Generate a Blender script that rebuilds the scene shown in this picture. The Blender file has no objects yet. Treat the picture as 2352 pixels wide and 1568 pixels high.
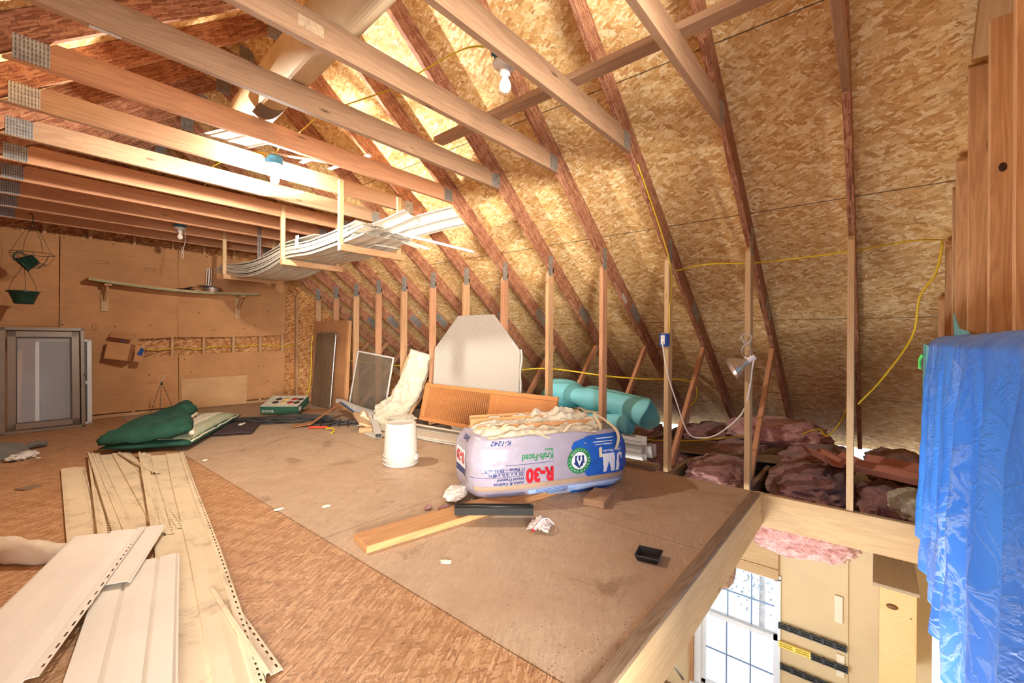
import bpy, bmesh, math, random
from mathutils import Vector, Matrix, noise

SC = bpy.context.scene
COL = SC.collection
V = Vector
PI = math.pi
random.seed(11)

# ------------------------------------------------------------ camera, world, lights, exposure
YAW, ROLL, CAMH = 0.69424, 0.00619, 1.10
cam_data = bpy.data.cameras.new('camera')
cam_data.sensor_width = 36.0
cam_data.lens = 1004.2 / 2352 * 36.0
cam_data.shift_y = -5.1 / 2352
cam_data.clip_start = 0.02
cam = bpy.data.objects.new('camera', cam_data)
COL.objects.link(cam)
_f = V((math.cos(YAW), math.sin(YAW), 0)); _r = V((math.sin(YAW), -math.cos(YAW), 0)); _u = V((0, 0, 1))
_r2 = _r * math.cos(ROLL) + _u * math.sin(ROLL)
_u2 = _u * math.cos(ROLL) - _r * math.sin(ROLL)
m = Matrix((_r2, _u2, -_f)).transposed().to_4x4()
m.translation = V((0, 0, CAMH))
cam.matrix_world = m
SC.camera = cam

SC.view_settings.view_transform = 'Standard'
SC.view_settings.look = 'None'
SC.view_settings.gamma = 1.0
SC.view_settings.use_curve_mapping = False
SC.view_settings.exposure = 0.80
SC.cycles.use_denoising = True
SC.cycles.diffuse_bounces = 6
SC.cycles.max_bounces = 12
SC.cycles.sample_clamp_indirect = 6.0

world = bpy.data.worlds.new('daylight'); SC.world = world
world.use_nodes = True
_bg = world.node_tree.nodes['Background']
_bg.inputs[0].default_value = (0.86, 0.92, 1.0, 1)
_bg.inputs[1].default_value = 1.15

def area(name, loc, target, sx, sy, power, color):
    l = bpy.data.lights.new(name, 'AREA'); l.shape = 'RECTANGLE'; l.size = sx; l.size_y = sy
    l.energy = power; l.color = color
    o = bpy.data.objects.new(name, l); COL.objects.link(o)
    o.location = loc
    o.rotation_euler = (V(target) - V(loc)).to_track_quat('-Z', 'Y').to_euler()
    return o
BULB_COLOR = (1.0, 0.95, 0.87)
BULB_STRENGTH = 2900.0
# unseen fill lights, added behind the camera and below the stair opening
area('rear_fill', (-3.6, -5.2, 1.5), (2.2, 2.5, 1.5), 3.4, 2.6, 1650, (1.0, 0.95, 0.88))
area('lower_room_fill', (1.5, 1.7, -2.7), (3.0, -0.3, 0.5), 1.8, 1.4, 46, (0.96, 0.98, 1.0)).data.spread = math.radians(105)

# ------------------------------------------------------------ object helpers
WM = {}
def _place(o, parent, mw):
    COL.objects.link(o)
    if parent is not None:
        o.parent = parent
        o.matrix_basis = WM[parent].inverted() @ mw
    else:
        o.matrix_basis = mw
    WM[o] = mw
def tag(o, label=None, cat=None, group=None, kind=None):
    if label: o['label'] = label
    if cat: o['category'] = cat
    if group: o['group'] = group
    if kind: o['kind'] = kind
    return o
def thing(name, label, cat, loc=(0, 0, 0), rotz=0, group=None):
    o = bpy.data.objects.new(name, None)
    o.empty_display_size = 0.1
    _place(o, None, Matrix.Translation(V(loc)) @ Matrix.Rotation(rotz, 4, 'Z'))
    return tag(o, label, cat, group)
def obj(name, bm, mat, parent=None, mw=None, smooth=False):
    me = bpy.data.meshes.new(name)
    bmesh.ops.recalc_face_normals(bm, faces=bm.faces) if bm.faces else None
    bm.to_mesh(me); bm.free()
    if mat:
        for mm in (mat if isinstance(mat, (list, tuple)) else [mat]): me.materials.append(mm)
    if smooth:
        for p in me.polygons: p.use_smooth = True
    o = bpy.data.objects.new(name, me)
    _place(o, parent, mw if mw is not None else Matrix.Identity(4))
    return o
def lobj(name, bm, mat, parent, smooth=False, lm=None):
    """mesh given in the parent's own coordinates"""
    return obj(name, bm, mat, parent, WM[parent] @ (lm if lm is not None else Matrix.Identity(4)), smooth)

def frame(p0, p1, up):
    p0, p1 = V(p0), V(p1)
    x = (p1 - p0).normalized(); up = V(up)
    z = (up - x * up.dot(x)).normalized(); y = z.cross(x)
    mm = Matrix((x, y, z)).transposed().to_4x4(); mm.translation = p0
    return mm, (p1 - p0).length
def add_box(bm, lo, hi, mat=None):
    (x0, y0, z0), (x1, y1, z1) = lo, hi
    vs = [bm.verts.new(p) for p in ((x0,y0,z0),(x1,y0,z0),(x1,y1,z0),(x0,y1,z0),(x0,y0,z1),(x1,y0,z1),(x1,y1,z1),(x0,y1,z1))]
    if mat is not None:
        for v in vs: v.co = mat @ v.co
    fs = [bm.faces.new([vs[i] for i in f]) for f in ((3,2,1,0),(4,5,6,7),(0,1,5,4),(1,2,6,5),(2,3,7,6),(3,0,4,7))]
    return vs, fs
def bevel(bm, off, seg=1, edges=None):
    if off > 0:
        bmesh.ops.bevel(bm, geom=list(edges if edges is not None else bm.edges), offset=off, segments=seg, profile=0.6, affect='EDGES')
def board_bm(L, w, t, e0=0, e1=0, bev=0.002):
    """a board along +x; w across y, t across z; e0/e1 slant the ends by y"""
    bm = bmesh.new()
    vs, fs = add_box(bm, (0, -w/2, -t/2), (L, w/2, t/2))
    for v in vs:
        v.co.x += (e0 if v.co.x < L/2 else e1) * v.co.y
    bevel(bm, bev)
    return bm
def board(name, p0, p1, w, t, mat, parent=None, up=(0, 0, 1), e0=0, e1=0, bev=0.002):
    mm, L = frame(p0, p1, up)
    return obj(name, board_bm(L, w, t, e0, e1, bev), mat, parent, mm)
def rbox(name, lo, hi, mat, parent=None, bev=0.002, seg=1, mw=None, smooth=False):
    bm = bmesh.new(); add_box(bm, lo, hi); bevel(bm, bev, seg)
    c = V([(a + b) / 2 for a, b in zip(lo, hi)])
    bmesh.ops.translate(bm, verts=bm.verts, vec=-c)
    base = mw if mw is not None else (WM[parent] if parent is not None else Matrix.Identity(4))
    return obj(name, bm, mat, parent, base @ Matrix.Translation(c), smooth)
def add_lathe(bm, prof, n=32, mat=None, cap=True):
    rings = []
    for r, z in prof:
        ring = []
        for i in range(n):
            a = 2 * PI * i / n
            p = V((r * math.cos(a), r * math.sin(a), z))
            ring.append(bm.verts.new(mat @ p if mat is not None else p))
        rings.append(ring)
    for a, b in zip(rings, rings[1:]):
        for i in range(n):
            bm.faces.new((a[i], a[(i+1) % n], b[(i+1) % n], b[i]))
    if cap:
        if prof[0][0] > 1e-6: bm.faces.new(list(reversed(rings[0])))
        if prof[-1][0] > 1e-6: bm.faces.new(rings[-1])
def smooth_path(pts, sub=8):
    """Catmull-Rom through the points"""
    P = [V(p) for p in pts]
    if len(P) < 3: return P
    out = []
    for i in range(len(P) - 1):
        a = P[max(i-1, 0)]; b = P[i]; c = P[i+1]; d = P[min(i+2, len(P)-1)]
        for k in range(sub):
            t = k / sub
            out.append(0.5 * ((2*b) + (c - a)*t + (2*a - 5*b + 4*c - d)*t*t + (3*b - a - 3*c + d)*t*t*t))
    out.append(P[-1])
    return out
def add_tube(bm, pts, r, n=8, rs=None, flat=1.0, closed=False):
    P = [V(p) for p in pts]
    rings = []; prev = None
    for i, p in enumerate(P):
        if closed: t = (P[(i+1) % len(P)] - P[i-1]).normalized()
        else: t = (P[min(i+1, len(P)-1)] - P[max(i-1, 0)]).normalized()
        if prev is None:
            u = t.orthogonal().normalized()
        else:
            u = prev - t * prev.dot(t)
            u = u.normalized() if u.length > 1e-6 else t.orthogonal().normalized()
        prev = u; w = t.cross(u)
        rr = rs[i] if rs else r
        rings.append([bm.verts.new(p + (u * math.cos(2*PI*k/n) + w * math.sin(2*PI*k/n) * flat) * rr) for k in range(n)])
    for a, b in zip(rings, rings[1:] + ([rings[0]] if closed else [])):
        for k in range(n):
            bm.faces.new((a[k], a[(k+1) % n], b[(k+1) % n], b[k]))
    if not closed:
        bm.faces.new(list(reversed(rings[0]))); bm.faces.new(rings[-1])
def tube(name, pts, r, mat, parent=None, n=8, sub=8, flat=1.0, rs=None):
    bm = bmesh.new(); add_tube(bm, smooth_path(pts, sub), r, n, rs, flat)
    return obj(name, bm, mat, parent, None, True)
def add_prism(bm, poly, t, mat=None):
    """polygon in xy, thickness t along +z"""
    a = [bm.verts.new((x, y, 0)) for x, y in poly]; b = [bm.verts.new((x, y, t)) for x, y in poly]
    if mat is not None:
        for v in a + b: v.co = mat @ v.co
    bm.faces.new(list(reversed(a))); bm.faces.new(b)
    n = len(poly)
    for i in range(n): bm.faces.new((a[i], a[(i+1) % n], b[(i+1) % n], b[i]))
def add_sheet(bm, fn, nu, nv, thick=0.0, skip=None):
    """grid surface fn(u,v) with a given thickness (normal offset)"""
    g = [[V(fn(i / nu, j / nv)) for j in range(nv + 1)] for i in range(nu + 1)]
    def nor(i, j):
        a = g[min(i+1, nu)][j] - g[max(i-1, 0)][j]; b = g[i][min(j+1, nv)] - g[i][max(j-1, 0)]
        n = a.cross(b)
        return n.normalized() if n.length > 1e-12 else V((0, 0, 1))
    top = [[bm.verts.new(g[i][j]) for j in range(nv + 1)] for i in range(nu + 1)]
    cells = [(i, j) for i in range(nu) for j in range(nv) if not (skip and skip(i, j))]
    for i, j in cells: bm.faces.new((top[i][j], top[i+1][j], top[i+1][j+1], top[i][j+1]))
    if thick:
        bot = [[bm.verts.new(g[i][j] - nor(i, j) * thick) for j in range(nv + 1)] for i in range(nu + 1)]
        cs = set(cells)
        for i, j in cells:
            bm.faces.new((bot[i][j+1], bot[i+1][j+1], bot[i+1][j], bot[i][j]))
            if (i-1, j) not in cs: bm.faces.new((top[i][j], top[i][j+1], bot[i][j+1], bot[i][j]))
            if (i+1, j) not in cs: bm.faces.new((top[i+1][j+1], top[i+1][j], bot[i+1][j], bot[i+1][j+1]))
            if (i, j-1) not in cs: bm.faces.new((top[i+1][j], top[i][j], bot[i][j], bot[i+1][j]))
            if (i, j+1) not in cs: bm.faces.new((top[i][j+1], top[i+1][j+1], bot[i+1][j+1], bot[i][j+1]))
    for v in list(bm.verts):
        if not v.link_faces: bm.verts.remove(v)
def fbm(p, s=1.0, o=3):
    p = V(p) * s; a = 0; k = 1.0
    for _ in range(o):
        a += k * noise.noise(p); p = p * 2.03 + V((3.1, 1.7, 5.3)); k *= 0.5
    return a
def blob_bm(rx, ry, rz, amp=0.25, freq=3.0, seed=0, sub=4, flat=0.0):
    """lumpy fleece"""
    bm = bmesh.new(); bmesh.ops.create_icosphere(bm, subdivisions=sub, radius=1.0)
    for v in bm.verts:
        n = v.co.normalized()
        q0 = n + V((seed * 7.3, seed * 1.9, 0))
        k = 1 + amp * fbm(q0, freq * 0.5, 4) + amp * 0.40 * fbm(q0, freq * 1.9, 3)
        q = n * k
        sq = lambda a, e: math.copysign(abs(a) ** e, a)
        v.co = V((sq(q.x, .75) * rx, sq(q.y, .75) * ry, q.z * rz))
        if flat and v.co.z < -rz * flat: v.co.z = -rz * flat
    return bm
def mirror_free_copy(o, mw, parent=None, name=None):
    c = o.copy(); COL.objects.link(c)
    c.parent = parent
    c.matrix_basis = (WM[parent].inverted() @ mw) if parent is not None else mw
    WM[c] = mw
    return c

# ------------------------------------------------------------ materials
def srgb(r, g, b):
    f = lambda c: c / 12.92 if c <= 0.04045 else ((c + 0.055) / 1.055) ** 2.4
    return (f(r / 255), f(g / 255), f(b / 255), 1)
class NT:
    def __init__(s, name):
        s.m = bpy.data.materials.new(name); s.m.use_nodes = True
        s.t = s.m.node_tree; s.b = s.t.nodes['Principled BSDF']
    def n(s, typ, **kw):
        x = s.t.nodes.new('ShaderNode' + typ)
        for k, v in kw.items():
            if k.startswith('i_'): x.inputs[k[2:].replace('_', ' ')].default_value = v
            else: setattr(x, k, v)
        return x
    def l(s, a, b): s.t.links.new(a, b)
    def math(s, op, a, b=None, c=None, clamp=False):
        x = s.n('Math', operation=op, use_clamp=clamp)
        for i, q in enumerate((a, b, c)):
            if q is None: continue
            if isinstance(q, (int, float)): x.inputs[i].default_value = q
            else: s.l(q, x.inputs[i])
        return x.outputs[0]
    def mix(s, fac, a, b, mode='MIX'):
        x = s.n('Mix', data_type='RGBA', blend_type=mode)
        for i, q in ((0, fac), (6, a), (7, b)):
            if isinstance(q, (int, float, tuple)): x.inputs[i].default_value = q
            else: s.l(q, x.inputs[i])
        return x.outputs[2]
    def ramp(s, fac, stops, interp='LINEAR'):
        x = s.n('ValToRGB'); x.color_ramp.interpolation = interp
        e = x.color_ramp.elements
        while len(e) < len(stops): e.new(0.5)
        for k, (p, c) in zip(e, stops): k.position = p; k.color = c if isinstance(c, tuple) else (c, c, c, 1)
        s.l(fac, x.inputs[0]); return x.outputs[0]
    def coords(s, rnd=True, kind='Object'):
        tc = s.n('TexCoord').outputs[kind]
        if not rnd: return tc
        oi = s.n('ObjectInfo').outputs['Random']
        mu = s.math('MULTIPLY', oi, 61.0)
        a = s.n('VectorMath', operation='ADD'); s.l(tc, a.inputs[0]); s.l(mu, a.inputs[1])
        return a.outputs[0]
    def scale(s, v, sc, rot=None, loc=(0, 0, 0)):
        if rot is not None:
            r = s.n('Mapping'); r.inputs['Rotation'].default_value = rot; s.l(v, r.inputs[0]); v = r.outputs[0]
        x = s.n('Mapping'); x.inputs['Scale'].default_value = sc; x.inputs['Location'].default_value = loc
        s.l(v, x.inputs[0]); return x.outputs[0]
    def noise(s, v, scale=1.0, detail=4, rough=0.55, dist=0.0, dim='3D'):
        x = s.n('TexNoise', noise_dimensions=dim); x.inputs['Scale'].default_value = scale
        x.inputs['Detail'].default_value = detail; x.inputs['Roughness'].default_value = rough
        x.inputs['Distortion'].default_value = dist; s.l(v, x.inputs['Vector']); return x.outputs[0]
    def bump(s, h, strength=0.3, dist=0.01):
        x = s.n('Bump'); x.inputs['Strength'].default_value = strength; x.inputs['Distance'].default_value = dist
        s.l(h, x.inputs['Height']); s.l(x.outputs[0], s.b.inputs['Normal'])
    def out(s, color=None, rough=0.7, metal=0.0, spec=0.35):
        if color is not None:
            if isinstance(color, tuple): s.b.inputs['Base Color'].default_value = color
            else: s.l(color, s.b.inputs['Base Color'])
        if isinstance(rough, (int, float)): s.b.inputs['Roughness'].default_value = rough
        else: s.l(rough, s.b.inputs['Roughness'])
        s.b.inputs['Metallic'].default_value = metal
        s.b.inputs['Specular IOR Level'].default_value = spec
        return s.m
def plain(name, col, rough=0.6, metal=0.0, var=0.08, scale=8.0, spec=0.35, bump=0.0):
    t = NT(name); v = t.coords()
    n = t.noise(v, scale, 5, 0.6)
    lo = tuple(c * (1 - var) for c in col[:3]) + (1,); hi = tuple(min(1, c * (1 + var)) for c in col[:3]) + (1,)
    c = t.ramp(n, [(0.3, lo), (0.7, hi)])
    if bump: t.bump(n, bump, 0.01)
    return t.out(c, rough, metal, spec)
def wood(name, light, dark, knots=True, grain=1.0, rough=0.65, var=0.22, streak=0.5, spec=0.3):
    t = NT(name); v = t.coords()
    g1 = t.noise(t.scale(v, (0.9, 13, 13)), 1.0, 4, 0.5, 0.6)
    rings = t.math('FRACT', t.math('MULTIPLY', g1, 9.0 * grain))
    rings = t.math('ABSOLUTE', t.math('SUBTRACT', rings, 0.5))
    fine = t.noise(t.scale(v, (5, 170, 170)), 1.0, 2, 0.6)
    blot = t.noise(t.scale(v, (1.2, 4, 4)), 1.0, 2, 0.5)
    f = t.math('ADD', t.math('MULTIPLY', rings, streak), t.math('ADD', t.math('MULTIPLY', fine, 0.35), t.math('MULTIPLY', blot, 0.45)))
    c = t.ramp(f, [(0.25, light), (0.85, dark)])
    hsv = t.n('HueSaturation'); rnd = t.n('ObjectInfo').outputs['Random']
    t.l(t.math('ADD', t.math('MULTIPLY', rnd, var), 1 - var / 2), hsv.inputs['Value'])
    t.l(c, hsv.inputs['Color']); c = hsv.outputs[0]
    if knots:
        vo = t.n('TexVoronoi', voronoi_dimensions='3D'); t.l(t.scale(v, (2.6, 11, 11)), vo.inputs['Vector']); vo.inputs['Scale'].default_value = 1.0
        pick = t.math('GREATER_THAN', t.n('SeparateColor').outputs[0], 0.5)
        sp = pick.node.inputs[0].links[0].from_node; t.l(vo.outputs['Color'], sp.inputs[0])
        k = t.math('MULTIPLY', t.ramp(vo.outputs['Distance'], [(0.04, 1.0), (0.12, 0.0)]), pick)
        kd = tuple(q * 0.28 for q in dark[:3]) + (1,)
        c = t.mix(t.math('MULTIPLY', k, 0.85), c, kd)
    t.bump(fine, 0.12, 0.004)
    return t.out(c, rough, 0, spec)
def osb(name, stops, flake=0.12, width=0.035, layers=6, seams=None, seam_col=(0.03, 0.02, 0.012, 1), dirt=None, edge=0.72, rough=0.62, mode3d=False, wear=None, angle=0.75):
    """oriented strand board: overlapping rectangular flakes in several directions"""
    t = NT(name)
    v0 = t.coords(rnd=mode3d)
    if mode3d:
        s3 = t.n('SeparateXYZ'); t.l(v0, s3.inputs[0]); cb = t.n('CombineXYZ')
        t.l(s3.outputs[0], cb.inputs[0]); t.l(t.math('ADD', s3.outputs[1], s3.outputs[2]), cb.inputs[1]); v0 = cb.outputs[0]
    wob = t.n('TexNoise', noise_dimensions='2D'); wob.inputs['Scale'].default_value = 55; wob.inputs['Detail'].default_value = 3
    t.l(v0, wob.inputs['Vector'])
    sub = t.n('VectorMath', operation='SUBTRACT'); t.l(wob.outputs['Color'], sub.inputs[0]); sub.inputs[1].default_value = (0.5, 0.5, 0.5)
    scl = t.n('VectorMath', operation='SCALE'); t.l(sub.outputs[0], scl.inputs[0]); scl.inputs['Scale'].default_value = 0.007
    add = t.n('VectorMath', operation='ADD'); t.l(v0, add.inputs[0]); t.l(scl.outputs[0], add.inputs[1])
    v = add.outputs[0]
    rng = random.Random(name)
    big = t.noise(v0, 2.3, 3, 0.6, 0, '2D')
    base = t.noise(t.scale(v, (1 / flake, 1 / (width * .3), 1)), 1.0, 4, 0.65, 0, '2D')
    c = t.ramp(base, [(0.3, stops[0][1]), (0.5, stops[len(stops)//2][1]), (0.7, stops[-1][1])])
    hgt = base
    for i in range(layers):
        a = rng.uniform(-angle, angle) if i % 4 else rng.uniform(-1.5, 1.5)
        L = flake * rng.uniform(0.7, 1.5); W = width * rng.uniform(0.6, 1.5)
        vv = t.scale(v, (1 / L, 1 / W, 1), (0, 0, a), (rng.uniform(0, 50), rng.uniform(0, 50), 0))
        vo = t.n('TexVoronoi', voronoi_dimensions='2D', distance='CHEBYCHEV'); vo.inputs['Scale'].default_value = 1.0
        t.l(vv, vo.inputs['Vector'])
        sp = t.n('SeparateColor'); t.l(vo.outputs['Color'], sp.inputs[0])
        size = t.math('ADD', 0.22, t.math('MULTIPLY', sp.outputs[1], 0.22))
        d = t.math('SUBTRACT', size, vo.outputs['Distance'])
        mask = t.math('MULTIPLY', d, 30.0, clamp=True)
        gr = t.noise(t.scale(vv, (0.8, 7, 1)), 1.0, 3, 0.6, 0, '2D')
        rv = t.math('ADD', sp.outputs[0], t.math('MULTIPLY', t.math('SUBTRACT', gr, 0.5), 0.65))
        fc = t.ramp(rv, stops)
        e = t.math('MULTIPLY', t.math('SUBTRACT', 1.0, t.math('MULTIPLY', d, 14.0, clamp=True)), t.math('MULTIPLY', mask, 1 - edge))
        fc = t.mix(e, fc, tuple(q * 0.25 for q in stops[0][1][:3]) + (1,))  # dark flake rims: edge shadow painted into the colour
        c = t.mix(mask, c, fc)
    # small dark splinters
    sv = t.n('TexVoronoi', voronoi_dimensions='2D'); sv.inputs['Scale'].default_value = 1.0
    t.l(t.scale(v, (14, 60, 1), (0, 0, 0.3)), sv.inputs['Vector'])
    c = t.mix(t.math('MULTIPLY', t.ramp(sv.outputs['Distance'], [(0.1, 1.0), (0.2, 0.0)]), 0.35), c, tuple(q * 0.2 for q in stops[0][1][:3]) + (1,))
    if wear:
        c = wear(t, v0, c, big)
    if seams:
        sx = t.n('SeparateXYZ'); t.l(v0, sx.inputs[0])
        fac = None
        for axis, per, off, half in seams:
            q = t.math('ABSOLUTE', t.math('SUBTRACT', t.math('FRACT', t.math('ADD', t.math('DIVIDE', t.math('SUBTRACT', sx.outputs[axis], off), per), 0.5)), 0.5))
            k = t.math('LESS_THAN', q, half / per)
            fac = k if fac is None else t.math('MAXIMUM', fac, k)
        c = t.mix(t.math('MULTIPLY', fac, 0.85), c, seam_col)
    t.bump(base, 0.15, 0.004)
    return t.out(c, rough, 0, 0.3)
def gusset(name):
    t = NT(name); v = t.coords(rnd=False)
    s = t.n('SeparateXYZ'); t.l(v, s.inputs[0])
    row = t.math('FRACT', t.math('MULTIPLY', s.outputs[0], 75.0)); col = t.math('FRACT', t.math('MULTIPLY', s.outputs[1], 42.0))
    k = t.math('MULTIPLY', t.math('LESS_THAN', row, 0.35), t.math('LESS_THAN', col, 0.75))
    n = t.noise(t.coords(), 30, 3)
    c = t.mix(t.math('MULTIPLY', k, 0.8), t.ramp(n, [(0.3, (0.30, 0.29, 0.27, 1)), (0.7, (0.50, 0.49, 0.46, 1))]), (0.07, 0.065, 0.06, 1))
    t.bump(k, 0.5, 0.004)
    return t.out(c, 0.45, 0.65, 0.5)

M = {}
M['lumber'] = wood('lumber', srgb(178, 142, 110), srgb(140, 106, 78), var=0.15)
M['lumber_pale'] = wood('lumber_pale', srgb(206, 174, 130), srgb(174, 138, 94), var=0.12, streak=.4)
M['lumber_stud'] = wood('lumber_stud', srgb(208, 164, 120), srgb(164, 120, 82), var=0.15, streak=.6)
M['lumber_red'] = wood('lumber_red', srgb(204, 150, 110), srgb(162, 112, 80), var=0.15)
M['lumber_old'] = wood('lumber_old', srgb(150, 128, 104), srgb(104, 82, 62), var=0.15, knots=False, rough=.95, spec=.05)
_red = [(0.08, srgb(122, 74, 52)), (0.35, srgb(148, 94, 66)), (0.55, srgb(162, 108, 78)), (0.9, srgb(184, 134, 102))]
M['strand_lumber'] = osb('strand_lumber', _red, 0.14, 0.012, 4, mode3d=True, angle=0.12, edge=0.6)
_roof = [(0.02, srgb(188, 140, 84)), (0.2, srgb(208, 164, 102)), (0.48, srgb(220, 182, 122)), (0.75, srgb(230, 198, 142)), (0.95, srgb(242, 220, 172))]
SEAM0 = 1.03
M['roof_osb'] = osb('roof_osb', _roof, 0.105, 0.028, 8, angle=0.9, seams=[(1, 1.22, SEAM0, 0.0035), (0, 2.44, 1.35, 0.0022)])
def floor_wear(t, v, c, big):
    s = t.n('SeparateXYZ'); t.l(v, s.inputs[0])
    n1 = t.noise(v, 1.3, 5, 0.65, 0.4, '2D'); n2 = t.noise(v, 7.0, 6, 0.7, 0, '2D')
    # worn, dusty sheets on the right, cleaner orange sheets on the left of the seam
    side = t.ramp(t.math('ADD', s.outputs[0], t.math('MULTIPLY', t.math('SUBTRACT', n1, 0.5), 0.05)), [(0.0, 0.0), (1.0, 1.0)])
    side = t.math('MULTIPLY', t.math('SUBTRACT', s.outputs[0], 1.185), 80.0, clamp=True)
    dusty = t.mix(n2, srgb(164, 142, 118), srgb(188, 168, 144))
    w = t.math('MULTIPLY', t.math('ADD', 0.5, t.math('MULTIPLY', n1, 0.5)), side, clamp=True)
    c = t.mix(w, c, dusty)
    w2 = t.math('MULTIPLY', t.ramp(n1, [(0.45, 0.0), (0.75, 1.0)]), 0.35)
    c = t.mix(w2, c, srgb(140, 92, 50))
    # specks of dirt, denser in patches
    vo = t.n('TexVoronoi', voronoi_dimensions='2D'); vo.inputs['Scale'].default_value = 55.0; t.l(v, vo.inputs['Vector'])
    sp = t.n('SeparateColor'); t.l(vo.outputs['Color'], sp.inputs[0])
    patch = t.ramp(t.noise(v, 1.7, 3, 0.6, 0, '2D'), [(0.45, 0.02), (0.72, 0.42)])
    dot = t.math('MULTIPLY', t.math('LESS_THAN', vo.outputs['Distance'], t.math('ADD', 0.03, t.math('MULTIPLY', sp.outputs[1], 0.14))), t.math('LESS_THAN', sp.outputs[0], patch))
    c = t.mix(t.math('MULTIPLY', dot, 0.75), c, (0.05, 0.03, 0.018, 1))
    stain = t.ramp(t.noise(v, 2.6, 6, 0.7, 0.5, '2D'), [(0.6, 0.0), (0.72, 1.0)])
    return t.mix(t.math('MULTIPLY', stain, 0.45), c, srgb(96, 66, 42))
_floor = [(0.05, srgb(146, 106, 72)), (0.35, srgb(162, 118, 80)), (0.6, srgb(174, 132, 94)), (0.9, srgb(190, 152, 114))]
M['floor_osb'] = osb('floor_osb', _floor, 0.08, 0.014, 4, seams=[(0, 1.22, 1.185, 0.002), (1, 2.44, 2.33, 0.002)], wear=floor_wear, edge=0.9, rough=0.55)
M['wall_osb'] = osb('wall_osb', [(0.1, srgb(140, 78, 38)), (0.4, srgb(176, 112, 60)), (0.7, srgb(200, 142, 84)), (0.9, srgb(222, 176, 116))], 0.1, 0.02, 4, mode3d=True, edge=0.6)
M['plate'] = gusset('gusset_metal')
def cardboard_mat(name, col):
    t = NT(name); v = t.coords()
    n = t.noise(v, 3, 4, 0.6)
    f = t.noise(t.scale(v, (2, 2, 150)), 1.0, 1, 0.5)
    f2 = t.math('ADD', t.math('MULTIPLY', n, 0.7), t.math('MULTIPLY', f, 0.3))
    lo = tuple(q * 0.84 for q in col[:3]) + (1,); hi = tuple(min(1, q * 1.1) for q in col[:3]) + (1,)
    c = t.ramp(f2, [(0.35, lo), (0.65, hi)])
    t.bump(f, 0.08, 0.003)
    return t.out(c, 0.8, 0, 0.2)
M['cardboard'] = cardboard_mat('cardboard', srgb(190, 138, 92))
M['cardboard_light'] = cardboard_mat('cardboard_light', srgb(200, 158, 112))
M['cardboard_dark'] = cardboard_mat('cardboard_dark', srgb(170, 118, 78))
M['vinyl'] = plain('vinyl', srgb(198, 190, 174), 0.45, var=0.05, scale=5, spec=0.4)
M['white_metal'] = plain('white_metal', srgb(200, 196, 188), 0.4, var=0.04, spec=0.45)
M['white_plastic'] = plain('white_plastic', srgb(192, 184, 172), 0.4, var=0.04, spec=0.45)
M['black_plastic'] = plain('black_plastic', srgb(34, 32, 32), 0.45, var=0.2)
M['green_plastic'] = plain('green_plastic', srgb(28, 58, 46), 0.35, var=0.15)
M['green_wire'] = plain('green_wire', srgb(34, 44, 38), 0.5, var=0.2)
M['blue_box'] = plain('blue_box', srgb(52, 120, 164), 0.4, var=0.12)
M['ceramic'] = plain('ceramic', srgb(238, 236, 232), 0.25, var=0.02, spec=0.5)
M['yellow_cable'] = plain('yellow_cable', srgb(214, 182, 40), 0.45, var=0.1)
M['white_cord'] = plain('white_cord', srgb(232, 228, 218), 0.45, var=0.04)
M['steel'] = plain('steel', (0.55, 0.55, 0.55, 1), 0.32, 0.9, var=0.1)
M['aluminium'] = plain('aluminium', (0.74, 0.75, 0.77, 1), 0.28, 0.95, var=0.08)
M['felt'] = plain('felt', srgb(70, 66, 62), 0.9, var=0.3, scale=30, bump=0.3)
def emission(name, col, s):
    t = NT(name); t.b.inputs['Base Color'].default_value = (0.9, 0.9, 0.9, 1)
    t.b.inputs['Emission Color'].default_value = col + (1,); t.b.inputs['Emission Strength'].default_value = s
    return t.m
M['bulb_lit'] = emission('bulb_lit', BULB_COLOR, BULB_STRENGTH)
M['bulb_off'] = plain('bulb_off', srgb(228, 216, 204), 0.25, var=0.03, spec=0.5)

# ------------------------------------------------------------ layout numbers
Y0, SP = 0.128, 0.61
XW = 3.636                # inner face of the right knee wall
XT, ZT = 2.902, 2.42      # right end and underside of the ceiling ties
SL = 0.79                 # roof slope (rise / run)
XR = 1.46                 # ridge
XL, XKL = 2 * XR - XT, 2 * XR - XW
TH = math.atan(SL); CT, ST = math.cos(TH), math.sin(TH)
ZW = ZT - (XW - XT) * SL  # underside of rafter at the knee wall
RD = 0.150                # rafter depth
YE = 8.06                 # inner face of the far end wall framing
def zr(x): return ZT - (x - XT) * SL if x >= XR else ZT - (2 * XR - x - XT) * SL   # rafter underside
def ty(n): return Y0 + n * SP
ORD = ['first', 'second', 'third', 'fourth', 'fifth', 'sixth', 'seventh', 'eighth', 'ninth', 'tenth', 'eleventh', 'twelfth', 'thirteenth']
# ------------------------------------------------------------ the setting
def struct(o): o['kind'] = 'structure'; return o
def slab(name, mat, boxes, mw=None):
    bm = bmesh.new()
    for lo, hi in boxes: add_box(bm, lo, hi)
    return struct(obj(name, bm, mat, None, mw))
# floor deck: left strip under the camera and the main field, cut away at the stair opening
YF = 0.672
slab('floor', M['floor_osb'], [((-0.75, YF, -0.018), (3.60, 8.06, 0)), ((-0.75, -0.6, -0.018), (0.95, YF, 0))])
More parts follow.
